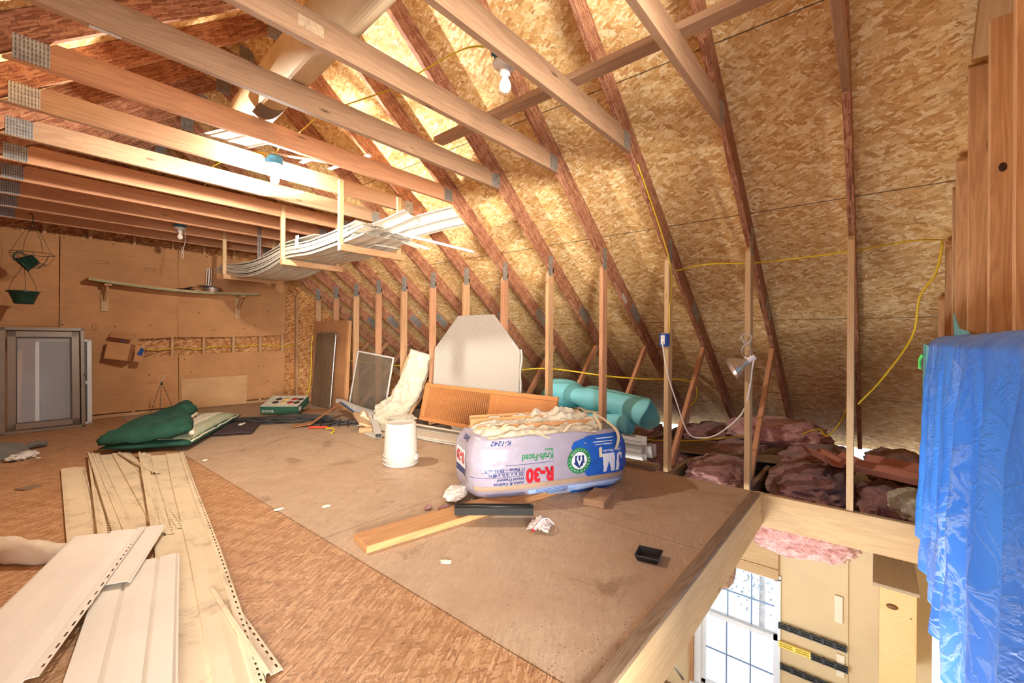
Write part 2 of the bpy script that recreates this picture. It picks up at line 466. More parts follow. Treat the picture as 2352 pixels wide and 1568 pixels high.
# roof decks: local x runs along the ridge, local y up the slope
def roof_deck(name, right):
    s = 1 if right else -1
    off = RD + 0.001
    xe = 6.25
    foot = V((xe, 0, zr(xe))) + V((ST, 0, CT)) * off
    if not right: foot.x = 2 * XR - foot.x
    yax = V((-CT * s, 0, ST)); xax = V((0, 1, 0)); zax = xax.cross(yax)
    mm = Matrix((xax, yax, zax)).transposed().to_4x4(); mm.translation = foot
    L = (xe - XR) / CT + off * SL * 1.0 + 0.1
    z0, z1 = (0, -0.014) if zax.z < 0 else (0, 0.014)
    bm = bmesh.new(); add_box(bm, (-0.48, 0, min(z0, z1)), (8.2, L, max(z0, z1)))
    return struct(obj(name, bm, M['roof_osb'], None, mm))
roof_deck('ceiling', True); roof_deck('ceiling.001', False)
# far end wall: outside sheathing and framing; cardboard is fixed over it
slab('wall_back', M['wall_osb'], [((-0.8, YE + 0.09, -0.3), (6.3, YE + 0.105, 3.9))])
slab('wall_left', M['wall_osb'], [((XKL - 0.012, 0.2, 0), (XKL, 8.06, ZW + 0.1))])
# gable end on the right, beside the stair opening
YG = -0.335
slab('wall_right', M['roof_osb'], [((0, -0.018, 0), (5.3, 0, 3.4))], Matrix.Translation((0.98, YG - 0.14, -0.3)))

def plate(parent, c, w, h, xdir, nrm=(0, -1, 0), t=0.0018):
    """toothed connector plate on a face; c is its centre"""
    x = V(xdir).normalized(); z = V(nrm); y = z.cross(x)
    mm = Matrix((x, y, z)).transposed().to_4x4(); mm.translation = V(c)
    bm = bmesh.new(); add_box(bm, (-w/2, -h/2, -0.0002), (w/2, h/2, t))
    return obj('gusset_plate', bm, M['plate'], parent, mm)

# ceiling ties
for n in range(0, 13):
    y = ty(n)
    mat = M['lumber'] if n < 8 else M['lumber_red']
    if n in (4, 5): mat = M['lumber_red'] if n == 5 else M['lumber']
    xa, xb = XL + 0.02, XT
    bm = bmesh.new()
    H = 0.14
    k = H / SL
    # both ends cut to the roof slope
    add_prism(bm, [(xa + 0.0, 0), (xb, 0), (xb - k, H), (xa + k, H)], 0.038)
    bevel(bm, 0.002)
    for v in bm.verts: v.co = V((v.co.x, v.co.y - 0.07, v.co.z - 0.019))
    mm = Matrix.Translation((0, y, ZT + 0.07)) @ Matrix.Rotation(PI / 2, 4, 'X')
    t = obj('ceiling_tie', bm, mat, None, mm)
    tag(t, '%s overhead ceiling tie counted from the stair opening, rough sawn plank' % ORD[n] if n < 12 else 'farthest overhead ceiling tie, a plank near the cardboard wall', 'beam', 'ceiling ties across the attic')
    yf = y - 0.019
    if n >= 1: plate(t, (xb - 0.075, yf, ZT + 0.062), 0.10, 0.115, (1, 0, 0))
    if n >= 5: plate(t, (xa + 0.075 + 0.02, yf, ZT + 0.064), 0.125, 0.12, (1, 0, 0))

# rafters on the right slope
dirx = V((-CT, 0, ST)); nup = V((ST, 0, CT))
for n in range(0, 13):
    y = ty(n)
    p0 = V((6.05, y, zr(6.05))) + nup * RD / 2; p1 = V((XR, y, zr(XR))) + nup * RD / 2
    p1 = p1 + dirx * (-0.004)
    mm, L = frame(p0, p1, (0, 1, 0))
    # local y is across depth
    o = obj('rafter', board_bm(L, RD, 0.038, 0, -SL if mm.col[1].xyz.z > 0 else SL, 0.002), M['strand_lumber'], None, mm)
    tag(o, '%s red brown rafter counted from the right, under the right roof slope' % ORD[n] if n < 12 else 'farthest red brown rafter of the right slope, beside the cardboard wall', 'rafter', 'rafters of the right slope')
    yf = y - 0.019
    if 1 <= n: plate(o, V((4.30, yf, zr(4.30))) + nup * 0.075, 0.24, 0.11, dirx)
    if n >= 6: plate(o, V((XR + 0.03, yf, zr(XR) - 0.0)) + V((0, 0, 0.06)), 0.12, 0.2, (1, 0, 0))
# rafters on the left slope
dl = V((CT, 0, ST)); nl = V((-ST, 0, CT))
for n in range(5, 13):
    y = ty(n)
    xa = XKL - 0.3
    p0 = V((xa, y, zr(xa))) + nl * RD / 2; p1 = V((XR, y, zr(XR))) + nl * RD / 2 - dl * 0.004
    mm, L = frame(p0, p1, (0, 1, 0))
    o = obj('rafter', board_bm(L, RD, 0.038, 0, -SL if mm.col[1].xyz.z > 0 else SL, 0.002), M['strand_lumber'], None, mm)
    tag(o, '%s red brown rafter of the left slope, counted from the near end, top left' % ORD[n - 5], 'rafter', 'rafters of the left slope')

# knee wall posts and diagonal braces
for n in range(0, 13):
    y = ty(n)
    mat = M['lumber_pale'] if n < 3 else M['lumber_red'] if n % 2 else M['lumber_stud']
    x = XW + 0.045
    top = zr(x + 0.045)
    o = board('knee_wall_post', (x, y, -0.2 if n < 2 else 0.0), (x, y, top - 0.001 + 0.036), 0.089, 0.038, mat, None, (0, 1, 0), 0, SL if True else 0)
    lab = {0: 'pale knee wall post standing on the header beam, nearest the blue tarp', 1: 'knee wall post that holds the clamp lamp, at the corner of the stair opening',
           2: 'knee wall post with the outlet box, beside the white gutter ends', 3: 'knee wall post standing in front of the blue foam rolls', 4: 'knee wall post just behind the right end of the louvered door',
           5: 'knee wall post behind the right half of the white octagonal panel', 6: 'knee wall post behind the left half of the white octagonal panel', 7: 'knee wall post at the left edge of the white octagonal panel',
           8: 'knee wall post behind the top corner of the window screen', 9: 'knee wall post behind the middle of the leaning window screen', 10: 'knee wall post at the right edge of the tall cardboard sheet',
           11: 'knee wall post rising behind the right half of the tall cardboard sheet', 12: 'knee wall post rising behind the left edge of the tall cardboard sheet'}[n]
    tag(o, lab, 'post', 'knee wall posts')
    if n >= 1: plate(o, (x - 0.012, y - 0.0192, ZW + 0.01), 0.075, 0.20, (1, 0, 0))
    if n == 1: plate(o, (x + 0.02, y - 0.0192, -0.02), 0.07, 0.12, (1, 0, 0))
for n in range(1, 13):
    y = ty(n)
    b = V((XW + 0.11, y, 0.03)); t = V((4.66, y, zr(4.66) - 0.012))
    o = board('diagonal_brace', b, t, 0.064, 0.036, M['lumber_red'], None, (0, 1, 0), 0.5, 0.2)
    tag(o, '%s diagonal brace behind the knee wall posts, counted from the right' % ORD[n - 1], 'brace', 'diagonal web braces behind the knee wall')
# joists (bottom chords) under and beyond the knee wall, header beams round the stair opening
for n in range(1, 13):
    y = ty(n)
    x0 = XW + 0.001 if n > 1 else XW - 0.02
    o = board('floor_joist', (x0 + (0.09 if n < 2 else 0), y, -0.115), (5.95, y, -0.115), 0.038, 0.19 if n > 1 else 0.19, M['lumber_old'], None, (0, 0, 1))
    tag(o, '%s attic floor joist seen beyond the knee wall, counted from the stair opening' % ORD[n - 1], 'joist', 'joists beyond the knee wall')
o = board('header_beam', (XW + 0.015, YF + 0.02, -0.135), (XW + 0.015, YG, -0.135), 0.045, 0.235, M['lumber_pale'], None, (0, 0, 1), bev=0.003)
tag(o, 'pale header beam under the knee wall on the right side of the stair opening', 'beam')
o = board('rim_joist', (0.95, YF - 0.021, -0.1215), (XW - 0.008, YF - 0.021, -0.1215), 0.04, 0.24, M['lumber_pale'], None, (0, 0, 1), bev=0.003)
tag(o, 'rim joist along the floor edge of the stair opening, marked with dark smears', 'beam')
o = board('edge_board', (0.95, YF - 0.010, 0.0085), (XW - 0.10, YF - 0.010, 0.0085), 0.058, 0.014, M['lumber_old'], None, (0, 0, 1))
tag(o, 'worn grey edge strip on the floor along the stair opening', 'edge strip')
# bottom plate between the posts
o = board('sill_board', (XW + 0.0, 1.42, 0.02), (XW + 0.0, 2.95, 0.02), 0.13, 0.038, M['lumber_old'], None, (0, 0, 1))
tag(o, 'weathered sill board on the floor behind the insulation bag, ending at the outlet post', 'board')

# far end wall studs and plates
for k, x in enumerate((-0.35, 0.05, 0.46, 0.88, 1.33, 1.77, 2.17, 2.58, 2.985, 3.345, 3.60)):
    o = board('wall_stud', (x, YE + 0.045, 0.04), (x, YE + 0.045, min(zr(x), 2.75)), 0.089, 0.038, M['lumber_stud'], None, (1, 0, 0))
    lab = {4: 'far wall stud at the left end of the cardboard slot, by the carton', 5: 'second far wall stud seen in the slot between cardboard sheets', 6: 'third far wall stud seen in the slot between cardboard sheets',
           7: 'fourth far wall stud seen in the slot between cardboard sheets', 8: 'fifth far wall stud, at the right end of the slot between cardboard sheets', 9: 'far wall stud just right of the cardboard sheets, bare to the floor', 10: 'far wall stud farthest right, left of the tall cardboard sheet'}.get(k, 'far wall stud mostly hidden behind the left cardboard sheets')
    tag(o, lab, 'stud', 'far wall studs')
o = board('bottom_plate', (-0.7, YE + 0.045, 0.02), (3.66, YE + 0.045, 0.02), 0.09, 0.038, M['lumber_stud'], None, (0, 0, 1))
tag(o, 'bottom plate of the far wall along the floor below the cardboard', 'board')

# gable studs on the right
YG2 = YG - 0.005
for k, (x, lab) in enumerate(((4.33, 'shortest gable stud, leftmost of the bare studs at the right'), (3.92, 'second shortest gable stud, where the yellow cable is stapled'), (3.59, 'thin looking gable stud, third from the left of the bare studs'), (3.44, 'fourth gable stud from the left, above the aqua scrap'),
                              (3.03, 'fifth gable stud from the left, a tall board above the tarp'), (2.52, 'wide gable stud with a large dark knot, above the tarp'), (2.10, 'nearest gable stud, cut by the right edge of the view'))):
    top = zr(x + 0.04) + 0.15 if k != 5 else 2.37
    bmx = board_bm(top + 0.3, 0.038, 0.14, -0, SL if k != 5 else 0, 0.002)
    mm = frame((x + .019, YG2 - 0.07, -0.3), (x + .019, YG2 - 0.07, top), (0, 1, 0))[0]
    o = obj('gable_stud', bmx, M['lumber_stud'], None, mm)
    tag(o, lab, 'stud', 'gable studs on the right')
    if k == 5:
        bmx = bmesh.new(); add_lathe(bmx, [(.017, 0), (.014, .001), (0, .0015)], 9, Matrix.Rotation(-PI / 2, 4, 'Y'))
        obj('dark_knot', bmx, plain('knot_dark', srgb(52, 30, 18), .7), o, Matrix.Translation((x - .0005, YG2 - .035, 1.78)) @ Matrix.Diagonal((1, .7, 1.1, 1)))
o = board('gable_block', (3.0, YG2 - 0.07, zr(3.0) + .12), (2.40, YG2 - 0.07, zr(2.40) + .12), 0.13, 0.07, M['lumber_pale'], None, nup)
tag(o, 'sloping pale block on top of the wide gable stud, upper right', 'block')
# ------------------------------------------------------------ the room below, seen through the stair opening
M['drywall'] = plain('tan_board', srgb(212, 190, 150), 0.7, var=0.05, scale=3)
M['joint'] = plain('joint_tape', srgb(228, 218, 192), 0.7, var=0.03)
M['window_paint'] = plain('window_paint', srgb(226, 232, 238), 0.45, var=0.06, scale=14)
M['birch'] = wood('birch', srgb(222, 186, 134), srgb(196, 152, 98), var=0.05, streak=.3)
M['birch_top'] = wood('birch_top', srgb(176, 156, 132), srgb(140, 120, 98), knots=False, var=0.05, streak=.3)
M['kraft_paper'] = plain('kraft_paper', srgb(232, 222, 190), 0.7, var=0.06, scale=4)
def fleece(name, c0, c1, c2):
    t = NT(name); v = t.coords()
    n = t.noise(t.scale(v, (7, 7, 12)), 1.0, 6, 0.72, 1.2); f = t.noise(v, 60, 4, 0.7)
    k = t.math('ADD', t.math('MULTIPLY', n, 0.7), t.math('MULTIPLY', f, 0.3))
    c = t.ramp(k, [(0.32, c0), (0.5, c1), (0.68, c2)])
    t.bump(k, 0.9, 0.03)
    t.b.inputs['Sheen Weight'].default_value = 0.3
    return t.out(c, 0.95, 0, 0.05)
M['pink'] = fleece('pink_fibreglass', srgb(104, 68, 62), srgb(150, 104, 96), srgb(190, 144, 134))
M['pink_light'] = fleece('pink_fibreglass_light', srgb(150, 84, 82), srgb(212, 158, 152), srgb(244, 220, 212))
M['brown_fleece'] = fleece('brown_fibreglass', srgb(92, 62, 44), srgb(140, 102, 76), srgb(176, 138, 106))
M['white_fleece'] = fleece('white_fibreglass', srgb(180, 164, 136), srgb(204, 192, 166), srgb(220, 210, 190))
M['tape_green'] = plain('tape_green', srgb(80, 160, 130), 0.5)
XB = 4.90
def wall_with_window():
    bm = bmesh.new()
    ya, yb, za, zb = 0.705, 1.43, -2.56, -1.21
    y0, y1, z0, z1 = -0.36, 3.4, -3.72, -0.235
    for lo, hi in (((XB, y0, z0), (XB + 0.012, ya, z1)), ((XB, yb, z0), (XB + 0.012, y1, z1)), ((XB, ya, zb), (XB + 0.012, yb, z1)), ((XB, ya, z0), (XB + 0.012, yb, za))):
        add_box(bm, lo, hi)
    w = struct(obj('wall_front', bm, M['drywall']))
    return ya, yb, za, zb
ya, yb, za, zb = wall_with_window()
slab('wall_side', M['kraft_paper'], [((0.98, YG - 0.16, -3.72), (XB, YG - 0.145, -0.30))])
slab('ceiling.002', M['drywall'], [((3.69, YG, -0.232), (6.2, 8.0, -0.215))])
slab('floor.001', M['floor_osb'], [((-1.0, YG - 0.2, -3.75), (6.2, 3.4, -3.72))])
slab('ground', plain('bright_ground', srgb(236, 238, 240), 0.9, var=.06), [((5.2, -12, -4.4), (26, 16, -4.2))])  # near-white colour stands in for the strong light outdoors
slab('trim_1', M['drywall'], [((XB - 0.014, 0.178, -3.72), (XB - 0.001, 0.188, -0.24))])
# window with two sashes
def bars(bm, lst):
    for lo, hi in lst: add_box(bm, lo, hi)
win = thing('window_1', None, None, (XB, (ya + yb) / 2, za)); win['kind'] = 'structure'
def wpart(name, lst, mat, bev=0.004):
    bm = bmesh.new(); bars(bm, lst); bevel(bm, bev)
    return obj(name, bm, mat, win)
wpart('window_frame', [((XB - 0.02, ya - 0.015, za - 0.04), (XB + 0.1, ya + 0.01, zb + 0.02)), ((XB - 0.02, yb - 0.01, za - 0.04), (XB + 0.1, yb + 0.06, zb + 0.02)),
                       ((XB - 0.02, ya - 0.015, zb), (XB + 0.1, yb + 0.06, zb + 0.05))], M['window_paint'])
wpart('window_sill', [((XB - 0.07, ya - 0.02, za - 0.06), (XB + 0.1, yb + 0.09, za + 0.01))], M['window_paint'])
zm = -1.79
def sash(z0, z1, x, cols, rows):
    l = [((x, ya + 0.01, z0), (x + 0.03, ya + 0.05, z1)), ((x, yb - 0.05, z0), (x + 0.03, yb - 0.01, z1)), ((x, ya + 0.01, z0), (x + 0.03, yb - 0.01, z0 + 0.04)), ((x, ya + 0.01, z1 - 0.04), (x + 0.03, yb - 0.01, z1))]
    sp = wpart('sash', l, M['window_paint'], 0)
    g = []
    for i in range(1, cols):
        yy = ya + 0.03 + (yb - ya - 0.06) * i / cols; g.append(((x + 0.010, yy - 0.006, z0 + .03), (x + 0.020, yy + 0.006, z1 - .03)))
    for i in range(1, rows):
        zz = z0 + 0.02 + (z1 - z0 - 0.04) * i / rows; g.append(((x + 0.011, ya + .03, zz - 0.006), (x + 0.019, yb - .03, zz + 0.006)))
    bm = bmesh.new(); bars(bm, g)
    obj('glazing_bars', bm, plain('glazing_bar', srgb(120, 150, 190), 0.5) if 'gb' not in M else M['gb'], sp)
    bm = bmesh.new(); add_box(bm, (x + 0.013, ya + 0.04, z0 + 0.03), (x + 0.016, yb - 0.04, z1 - 0.03))
    obj('pane', bm, M['glass'], sp)
def glass_mat():
    t = NT('window_glass'); v = t.coords(rnd=False)
    t.b.inputs['Base Color'].default_value = (0.95, 0.97, 1, 1); t.b.inputs['Roughness'].default_value = 0.02
    t.b.inputs['Transmission Weight'].default_value = 1.0; t.b.inputs['IOR'].default_value = 1.02
    return t.m
M['glass'] = glass_mat()
M['gb'] = plain('glazing_bar', srgb(120, 150, 190), 0.5)
sash(zm - 0.02, zb + 0.0, XB + 0.055, 3, 2)
sash(za + 0.01, zm + 0.02, XB + 0.015, 3, 2)
# trees outside, leaf and bark colours paled to stand in for outdoor glare
M['bark'] = plain('bark', srgb(176, 172, 170), 0.9, var=.25)
M['leaf'] = plain('pale_leaf', srgb(176, 190, 196), 0.7, var=.3, scale=2)
def tree(x, y, h, r, seed, label):
    rng = random.Random(seed)
    t = thing('tree', label, 'tree', (x, y, -4.2), 0, 'trees outside the lower window')
    bm = bmesh.new(); add_tube(bm, [(0, 0, -0.1), (0.05, 0, h * .4), (0, 0.05, h * .8)], .1, 8, [.05, .04, .02])
    lobj('trunk', bm, M['bark'], t, True)
    bm = bmesh.new()
    for k in range(4200):
        a = rng.uniform(0, 2 * PI); zz = rng.uniform(.25, 1) ; rr = r * math.sqrt(rng.random()) * (1.25 - zz)
        c = V((rr * math.cos(a), rr * math.sin(a), zz * h)); s = rng.uniform(.02, .045)
        q = Matrix.Rotation(rng.uniform(0, 6), 3, V((rng.uniform(-1, 1), rng.uniform(-1, 1), rng.uniform(-1, 1))).normalized())
        bm.faces.new([bm.verts.new(c + q @ V(p) * s) for p in ((-1, -.5, 0), (1, -.5, 0), (1, .5, 0), (-1, .5, 0))])
    lobj('foliage', bm, M['leaf'], t)
tree(9.2, 1.6, 4.0, 1.5, 3, 'pale leafy tree outside, filling the right half of the lower window')
tree(11.5, 6.2, 3.4, 1.6, 4, 'pale leafy tree outside, low behind the left half of the lower window')
# timber head above the window, hanging batts, panel details
for z0, z1, lab in ((-1.20, -1.10, 'narrow timber just above the lower window'), (-1.095, -0.86, 'wide nailed header plank above the lower window'), (-0.85, -0.80, 'thin batten high above the lower window, under the batts')):
    o = board('header_plank', (XB - 0.02, ya + 0.004, (z0 + z1) / 2), (XB - 0.02, 2.2, (z0 + z1) / 2), z1 - z0, 0.03, M['lumber_pale'], None, (1, 0, 0)); tag(o, lab, 'board', 'planks above the lower window')
o = board('window_casing', (XB - 0.03, yb + 0.085, -3.0), (XB - 0.03, yb + 0.085, -1.22), 0.05, 0.04, M['lumber_stud'], None, (1, 0, 0)); tag(o, 'bare wooden casing strip along the left side of the lower window', 'trim board')
o = board('wall_batten', (XB - 0.02, yb + 0.11, -1.95), (XB - 0.02, 2.6, -1.95), 0.04, 0.03, M['lumber_stud'], None, (1, 0, 0)); tag(o, 'short level batten on the wall left of the lower window', 'board')
o = board('wall_rail', (XB - 0.02, yb + 0.11, -2.75), (XB - 0.02, 2.8, -2.75), 0.06, 0.03, M['lumber_old'], None, (1, 0, 0)); tag(o, 'lowest level rail on the wall left of the lower window', 'board')
o = rbox('paper_note', (XB - 0.006, 1.62, -1.78), (XB - 0.002, 1.70, -1.58), M['white_plastic'], None, 0.0); tag(o, 'white paper sheet pinned to the wall left of the lower window', 'paper')
bm = bmesh.new(); add_tube(bm, smooth_path([(4.62, 1.80, -2.02), (4.60, 1.69, -2.10), (4.60, 1.68, -2.30), (4.60, 1.70, -2.34), (4.60, 1.86, -2.32)], 6), 0.012, 8)
t = thing('pipe_frame', 'dark red bent pipe frame hanging left of the lower window', 'pipe', (4.6, 1.7, -2.2))
obj('bent_pipe', bm, plain('maroon_paint', srgb(120, 34, 40), 0.4), t, None, True)
bm = bmesh.new(); add_tube(bm, [(4.60, 1.68, -2.2), (4.64, 1.52, -2.42)], 0.014, 8); obj('brace', bm, M['steel'], t, None, True)
o = rbox('wall_stud_post', (4.70, 1.93, -3.7), (4.74, 1.97, -1.7), M['lumber_pale'], None, 0.002); tag(o, 'thin pale upright behind the dark red pipe frame', 'post')
# pink batt hanging from the joists beyond the header
def hang_batt(name, lab, c, r, mat, seed, amp=.12, grp=None, rz=0, sub=5, tilt=0, freq=3.0):
    o = obj(name, blob_bm(*r, amp=amp, freq=freq, seed=seed, sub=sub), mat, None, Matrix.Translation(c) @ Matrix.Rotation(rz, 4, 'Z') @ Matrix.Rotation(tilt, 4, 'X'), True)
    return tag(o, lab, 'insulation', grp)
hang_batt('insulation_batt', 'pink insulation batt sagging below the header beam, above the lower wall', (4.30, 0.49, -0.475), (0.20, 0.40, 0.19), M['pink_light'], 5, .18, freq=7, tilt=math.radians(-3))
hang_batt('insulation_batt', 'limp grey pink batt end hanging beside the rim joist, left of the lower window', (4.0, 0.98, -0.62), (0.07, 0.10, 0.34), M['brown_fleece'], 6, .18)
o = rbox('patch', (XB - 0.016, 0.215, -1.42), (XB - 0.001, 0.275, -1.18), M['joint'], None, 0.006, 2); tag(o, 'upper pale joint patch on the lower tan wall board', 'patch')
o = rbox('patch', (XB - 0.010, 0.20, -1.90), (XB - 0.001, 0.26, -1.70), M['joint'], None, 0.004, 2); tag(o, 'lower pale joint patch showing between the plastic wall rails', 'patch')
# slotted tool rails
def rail(y0, y1, z, mat, lab):
    t = thing('wall_rail_strip', lab, 'rail', (XB, (y0 + y1) / 2, z), 0, 'slotted wall rails')
    bm = bmesh.new(); h = 0.052; x0, x1 = XB - 0.035, XB - 0.018
    add_box(bm, (x0, y0, z - h / 2), (x1, y1, z - h / 2 + 0.011)); add_box(bm, (x0, y0, z + h / 2 - 0.011), (x1, y1, z + h / 2)); add_box(bm, (x0, y0, z - 0.005), (x1, y1, z + 0.005))
    n = max(2, int((y1 - y0) / 0.085))
    for i in range(n + 1):
        yy = y0 + (y1 - y0) * i / n; add_box(bm, (x0 - 0.002, max(y0, yy - 0.012), z - h / 2 - 0.001), (x1 + 0.002, min(y1, yy + 0.012), z + h / 2 + 0.001))
    obj('slotted_strip', bm, mat, t)
    for yy in (y0 + 0.03, y1 - 0.03):
        rbox('spacer_foot', (XB - 0.018, yy - 0.012, z - 0.02), (XB, yy + 0.012, z + 0.02), mat, None, 0.001).parent = t
for c in COL.objects:
    pass
M['rail_black'] = plain('rail_black', srgb(52, 58, 62), 0.5, var=.1)
M['rail_yellow'] = plain('rail_yellow', srgb(240, 220, 110), 0.5, var=.05)
def rail_fix():
    rail(0.185, 0.708, -1.625, M['rail_black'], 'uppermost black slotted rail on the lower tan wall')
    rail(0.45, 0.705, -1.80, M['rail_yellow'], 'yellow slotted rail on the lower tan wall, in line with a black one')
    rail(0.175, 0.445, -1.805, M['rail_black'], 'short black slotted rail continuing the yellow one')
    rail(0.12, 0.69, -2.01, M['rail_black'], 'lowest black slotted rail on the lower tan wall, cut by the frame')
rail_fix()
# birch box on the wall
t = thing('wall_cabinet', 'pale birch box cabinet with a grey brown top on the lower tan wall', 'cabinet', (XB, -0.13, -1.55))
lobj('body', (lambda b: (add_box(b, (-0.63, -0.105, -0.02), (-0.003, 0.10, 0.83)), bevel(b, 0.003), b)[2])(bmesh.new()), M['birch'], t)
lobj('top_board', (lambda b: (add_box(b, (-0.655, -0.12, 0.83), (-0.003, 0.14, 0.855)), bevel(b, 0.003), b)[2])(bmesh.new()), M['birch_top'], t)  # top board greyer and darker than the body
bm = bmesh.new(); add_lathe(bm, [(0, 0), (0.034, 0.0), (0.034, 0.004), (0, 0.005)], 20)
o = lobj('knot_mark', bm, plain('knot', srgb(120, 80, 44), 0.6), t, True, Matrix.Translation((-0.63, 0.03, 0.70)) @ Matrix.Rotation(-PI / 2, 4, 'Y') @ Matrix.Diagonal((.55, 1, 1, 1)))
# loose sticks and paper on the side wall of the lower room
for k, (x0, z0, x1, z1, w, lab) in enumerate(((4.55, -0.70, 4.30, -1.12, .035, 'longest brown stick hanging on the cream paper wall below the header'), (4.35, -0.55, 4.22, -0.82, .05, 'upper brown scrap of wood below the end of the header beam'), (4.62, -1.2, 4.55, -1.5, .03, 'small brown stick low beside the birch cabinet'))):
    o = board('wood_scrap', (x0, YG - 0.12, z0), (x1, YG - 0.12, z1), w, 0.02, M['lumber_stud'], None, (0, 1, 0)); tag(o, lab, 'wood scrap', 'wood scraps on the lower side wall')
bm = bmesh.new()
add_sheet(bm, lambda u, v: (2.2 + 0.9 * u, YG - 0.10 + .03 * math.sin(9 * u + 3 * v), -0.75 - 1.3 * v + .05 * math.sin(7 * u)), 20, 20, .004)
o = obj('paper_sheet', bm, M['kraft_paper'], None, None, True); tag(o, 'torn cream facing paper hanging behind the bottom of the tarp', 'paper')
hang_batt('insulation_batt', 'brown insulation bulging from torn paper below the blue tarp', (2.62, YG - 0.06, -0.75), (0.13, 0.055, 0.6), M['brown_fleece'], 8, .15)
o = board('osb_scrap', (4.6, 0.02, -0.44), (4.55, -0.30, -0.50), 0.12, 0.014, M['wall_osb'], None, (1, 0, .3)); tag(o, 'strand board scrap with a blue end above the birch cabinet', 'wood scrap')

# ------------------------------------------------------------ behind the knee wall: fibreglass, planks, rafter vents
rng = random.Random(5)
fl = [((4.30, 0.42, -0.06), (.55, .27, .13), 'pink', 'big mound of pink insulation just behind the header beam'),
      ((4.95, 0.42, 0.0), (.5, .28, .12), 'pink', 'pink insulation batt low against the roof, behind the second rafter bay'),
      ((4.95, -0.15, 0.02), (.45, .22, .13), 'pink', 'dusky pink insulation mound in the far right bay by the tarp'),
      ((4.15, -0.10, -0.07), (.36, .2, .12), 'pink', 'pink insulation mound beside the last knee wall post'),
      ((3.95, -0.20, 0.0), (.17, .14, .1), 'white_fleece', 'white grey insulation clump on the header beam beside the tarp'),
      ((4.1, 1.04, -0.06), (.38, .26, .13), 'pink', 'pale pink insulation between the joists behind the lamp post'),
      ((4.95, 1.04, -0.05), (.5, .27, .12), 'pink', 'pink insulation under the loose planks'),
      ((4.4, 1.65, -0.08), (.6, .27, .11), 'pink', 'pink insulation between joists behind the outlet post'),
      ((4.9, 2.25, -0.08), (.9, .27, .1), 'pink', 'pink insulation between joists behind the foam rolls'),
      ((5.3, 0.80, 0.14), (.30, .46, .14), 'pink_light', 'pink batt lying on top of the loose planks under the roof slope'),
      ((5.45, 1.5, 0.0), (.3, .3, .12), 'pink', 'small pink insulation lump at the eaves behind the hanging white cord'),
      ((4.8, 2.9, -0.09), (1.0, .27, .1), 'pink', 'pink insulation between joists in the bay left of the foam rolls'),
      ((4.8, 3.5, -0.09), (1.0, .27, .1), 'pink', 'pink insulation between joists behind the octagonal panel')]
for k, (c, r, mt, lab) in enumerate(fl):
    hang_batt('insulation_batt', lab, c, r, M[mt], k + 20, .22, None, rng.uniform(-.08, .08), 5, 0, 5.0)
slab('ceiling.003', M['cardboard_dark'], [((3.70, 0.17, -0.212), (6.1, 8.0, -0.205))])
for p0, p1, w, z, lab in (((4.42, 1.62), (4.62, 0.62), .26, 0.022, 'weathered plank lying across the joists behind the lamp post'), ((4.72, 1.70), (4.98, 0.66), .24, 0.022, 'weathered plank farther under the roof, beside the first plank')):
    o = board('plank', (p0[0], p0[1], z), (p1[0], p1[1], z), w, 0.022, M['lumber_old'], None, (0, 0, 1)); tag(o, lab, 'plank', 'loose planks behind the knee wall')
def baffle(c, rz, tx, L, W, lab):
    t = thing('rafter_vent', lab, 'cardboard baffle', c, rz, 'cardboard rafter vents')
    prof = [(-W/2, .06), (-W/2 + .05, 0), (-.05, 0), (-.02, .05), (.02, .05), (.05, 0), (W/2 - .05, 0), (W/2, .06)]
    bm = bmesh.new()
    def fn(u, v):
        i = min(int(v * 7), 6); f = v * 7 - i; a, b = prof[i], prof[i + 1]
        return ((u - .5) * L, a[0] + (b[0] - a[0]) * f, a[1] + (b[1] - a[1]) * f)
    add_sheet(bm, fn, 8, 7, .004)
    lobj('folded_card', bm, M['pink_card'], t, False, Matrix.Rotation(tx, 4, 'X'))
M['pink_card'] = cardboard_mat('rose_card', srgb(188, 126, 106))
baffle((4.28, 0.25, 0.155), .5, .15, .42, .32, 'left cardboard rafter vent, half unfolded on the pink insulation')
baffle((4.16, -0.10, 0.15), 1.2, -.1, .44, .32, 'right cardboard rafter vent, lying near the tarp on insulation')

# blue tarp hung over stored sheets beside the stair opening
def tarp_mat():
    t = NT('tarp_blue'); v = t.coords(rnd=False)
    n = t.noise(t.scale(v, (3, 3, 1.0)), 1.0, 5, 0.6, .5)
    cr = t.noise(t.scale(v, (5, 5, 5), (0.3, 0, 0.5)), 1.0, 5, 0.6, 1.5)
    ridge = t.math('SUBTRACT', 1.0, t.math('MULTIPLY', t.math('ABSOLUTE', t.math('SUBTRACT', cr, 0.5)), 22.0), clamp=True)
    cr2 = t.noise(t.scale(v, (2.2, 3, 7), (0.9, 0.2, 0.1)), 1.0, 4, 0.6, .8)
    ridge2 = t.math('SUBTRACT', 1.0, t.math('MULTIPLY', t.math('ABSOLUTE', t.math('SUBTRACT', cr2, 0.5)), 30.0), clamp=True)
    c = t.ramp(n, [(0.3, srgb(40, 104, 204)), (0.7, srgb(70, 140, 232))])
    wear = t.ramp(t.noise(v, 1.4, 3), [(0.45, 0.0), (0.7, 0.5)])
    c = t.mix(t.math('MULTIPLY', t.math('MAXIMUM', ridge, ridge2), wear), c, srgb(206, 226, 246))
    h = t.math('ADD', t.math('MULTIPLY', t.math('ADD', ridge, ridge2), .5), n)
    t.bump(h, 0.28, 0.012)
    return t.out(c, 0.36, 0, 0.45)
M['tarp'] = tarp_mat()
M['aqua_foam'] = plain('aqua_foam', srgb(122, 196, 200), 0.6, var=.06, scale=6)
t = thing('tarp', 'bright blue tarp hanging over stored sheets at the right of the stair opening', 'tarp', (2.6, -0.24, 0.0))
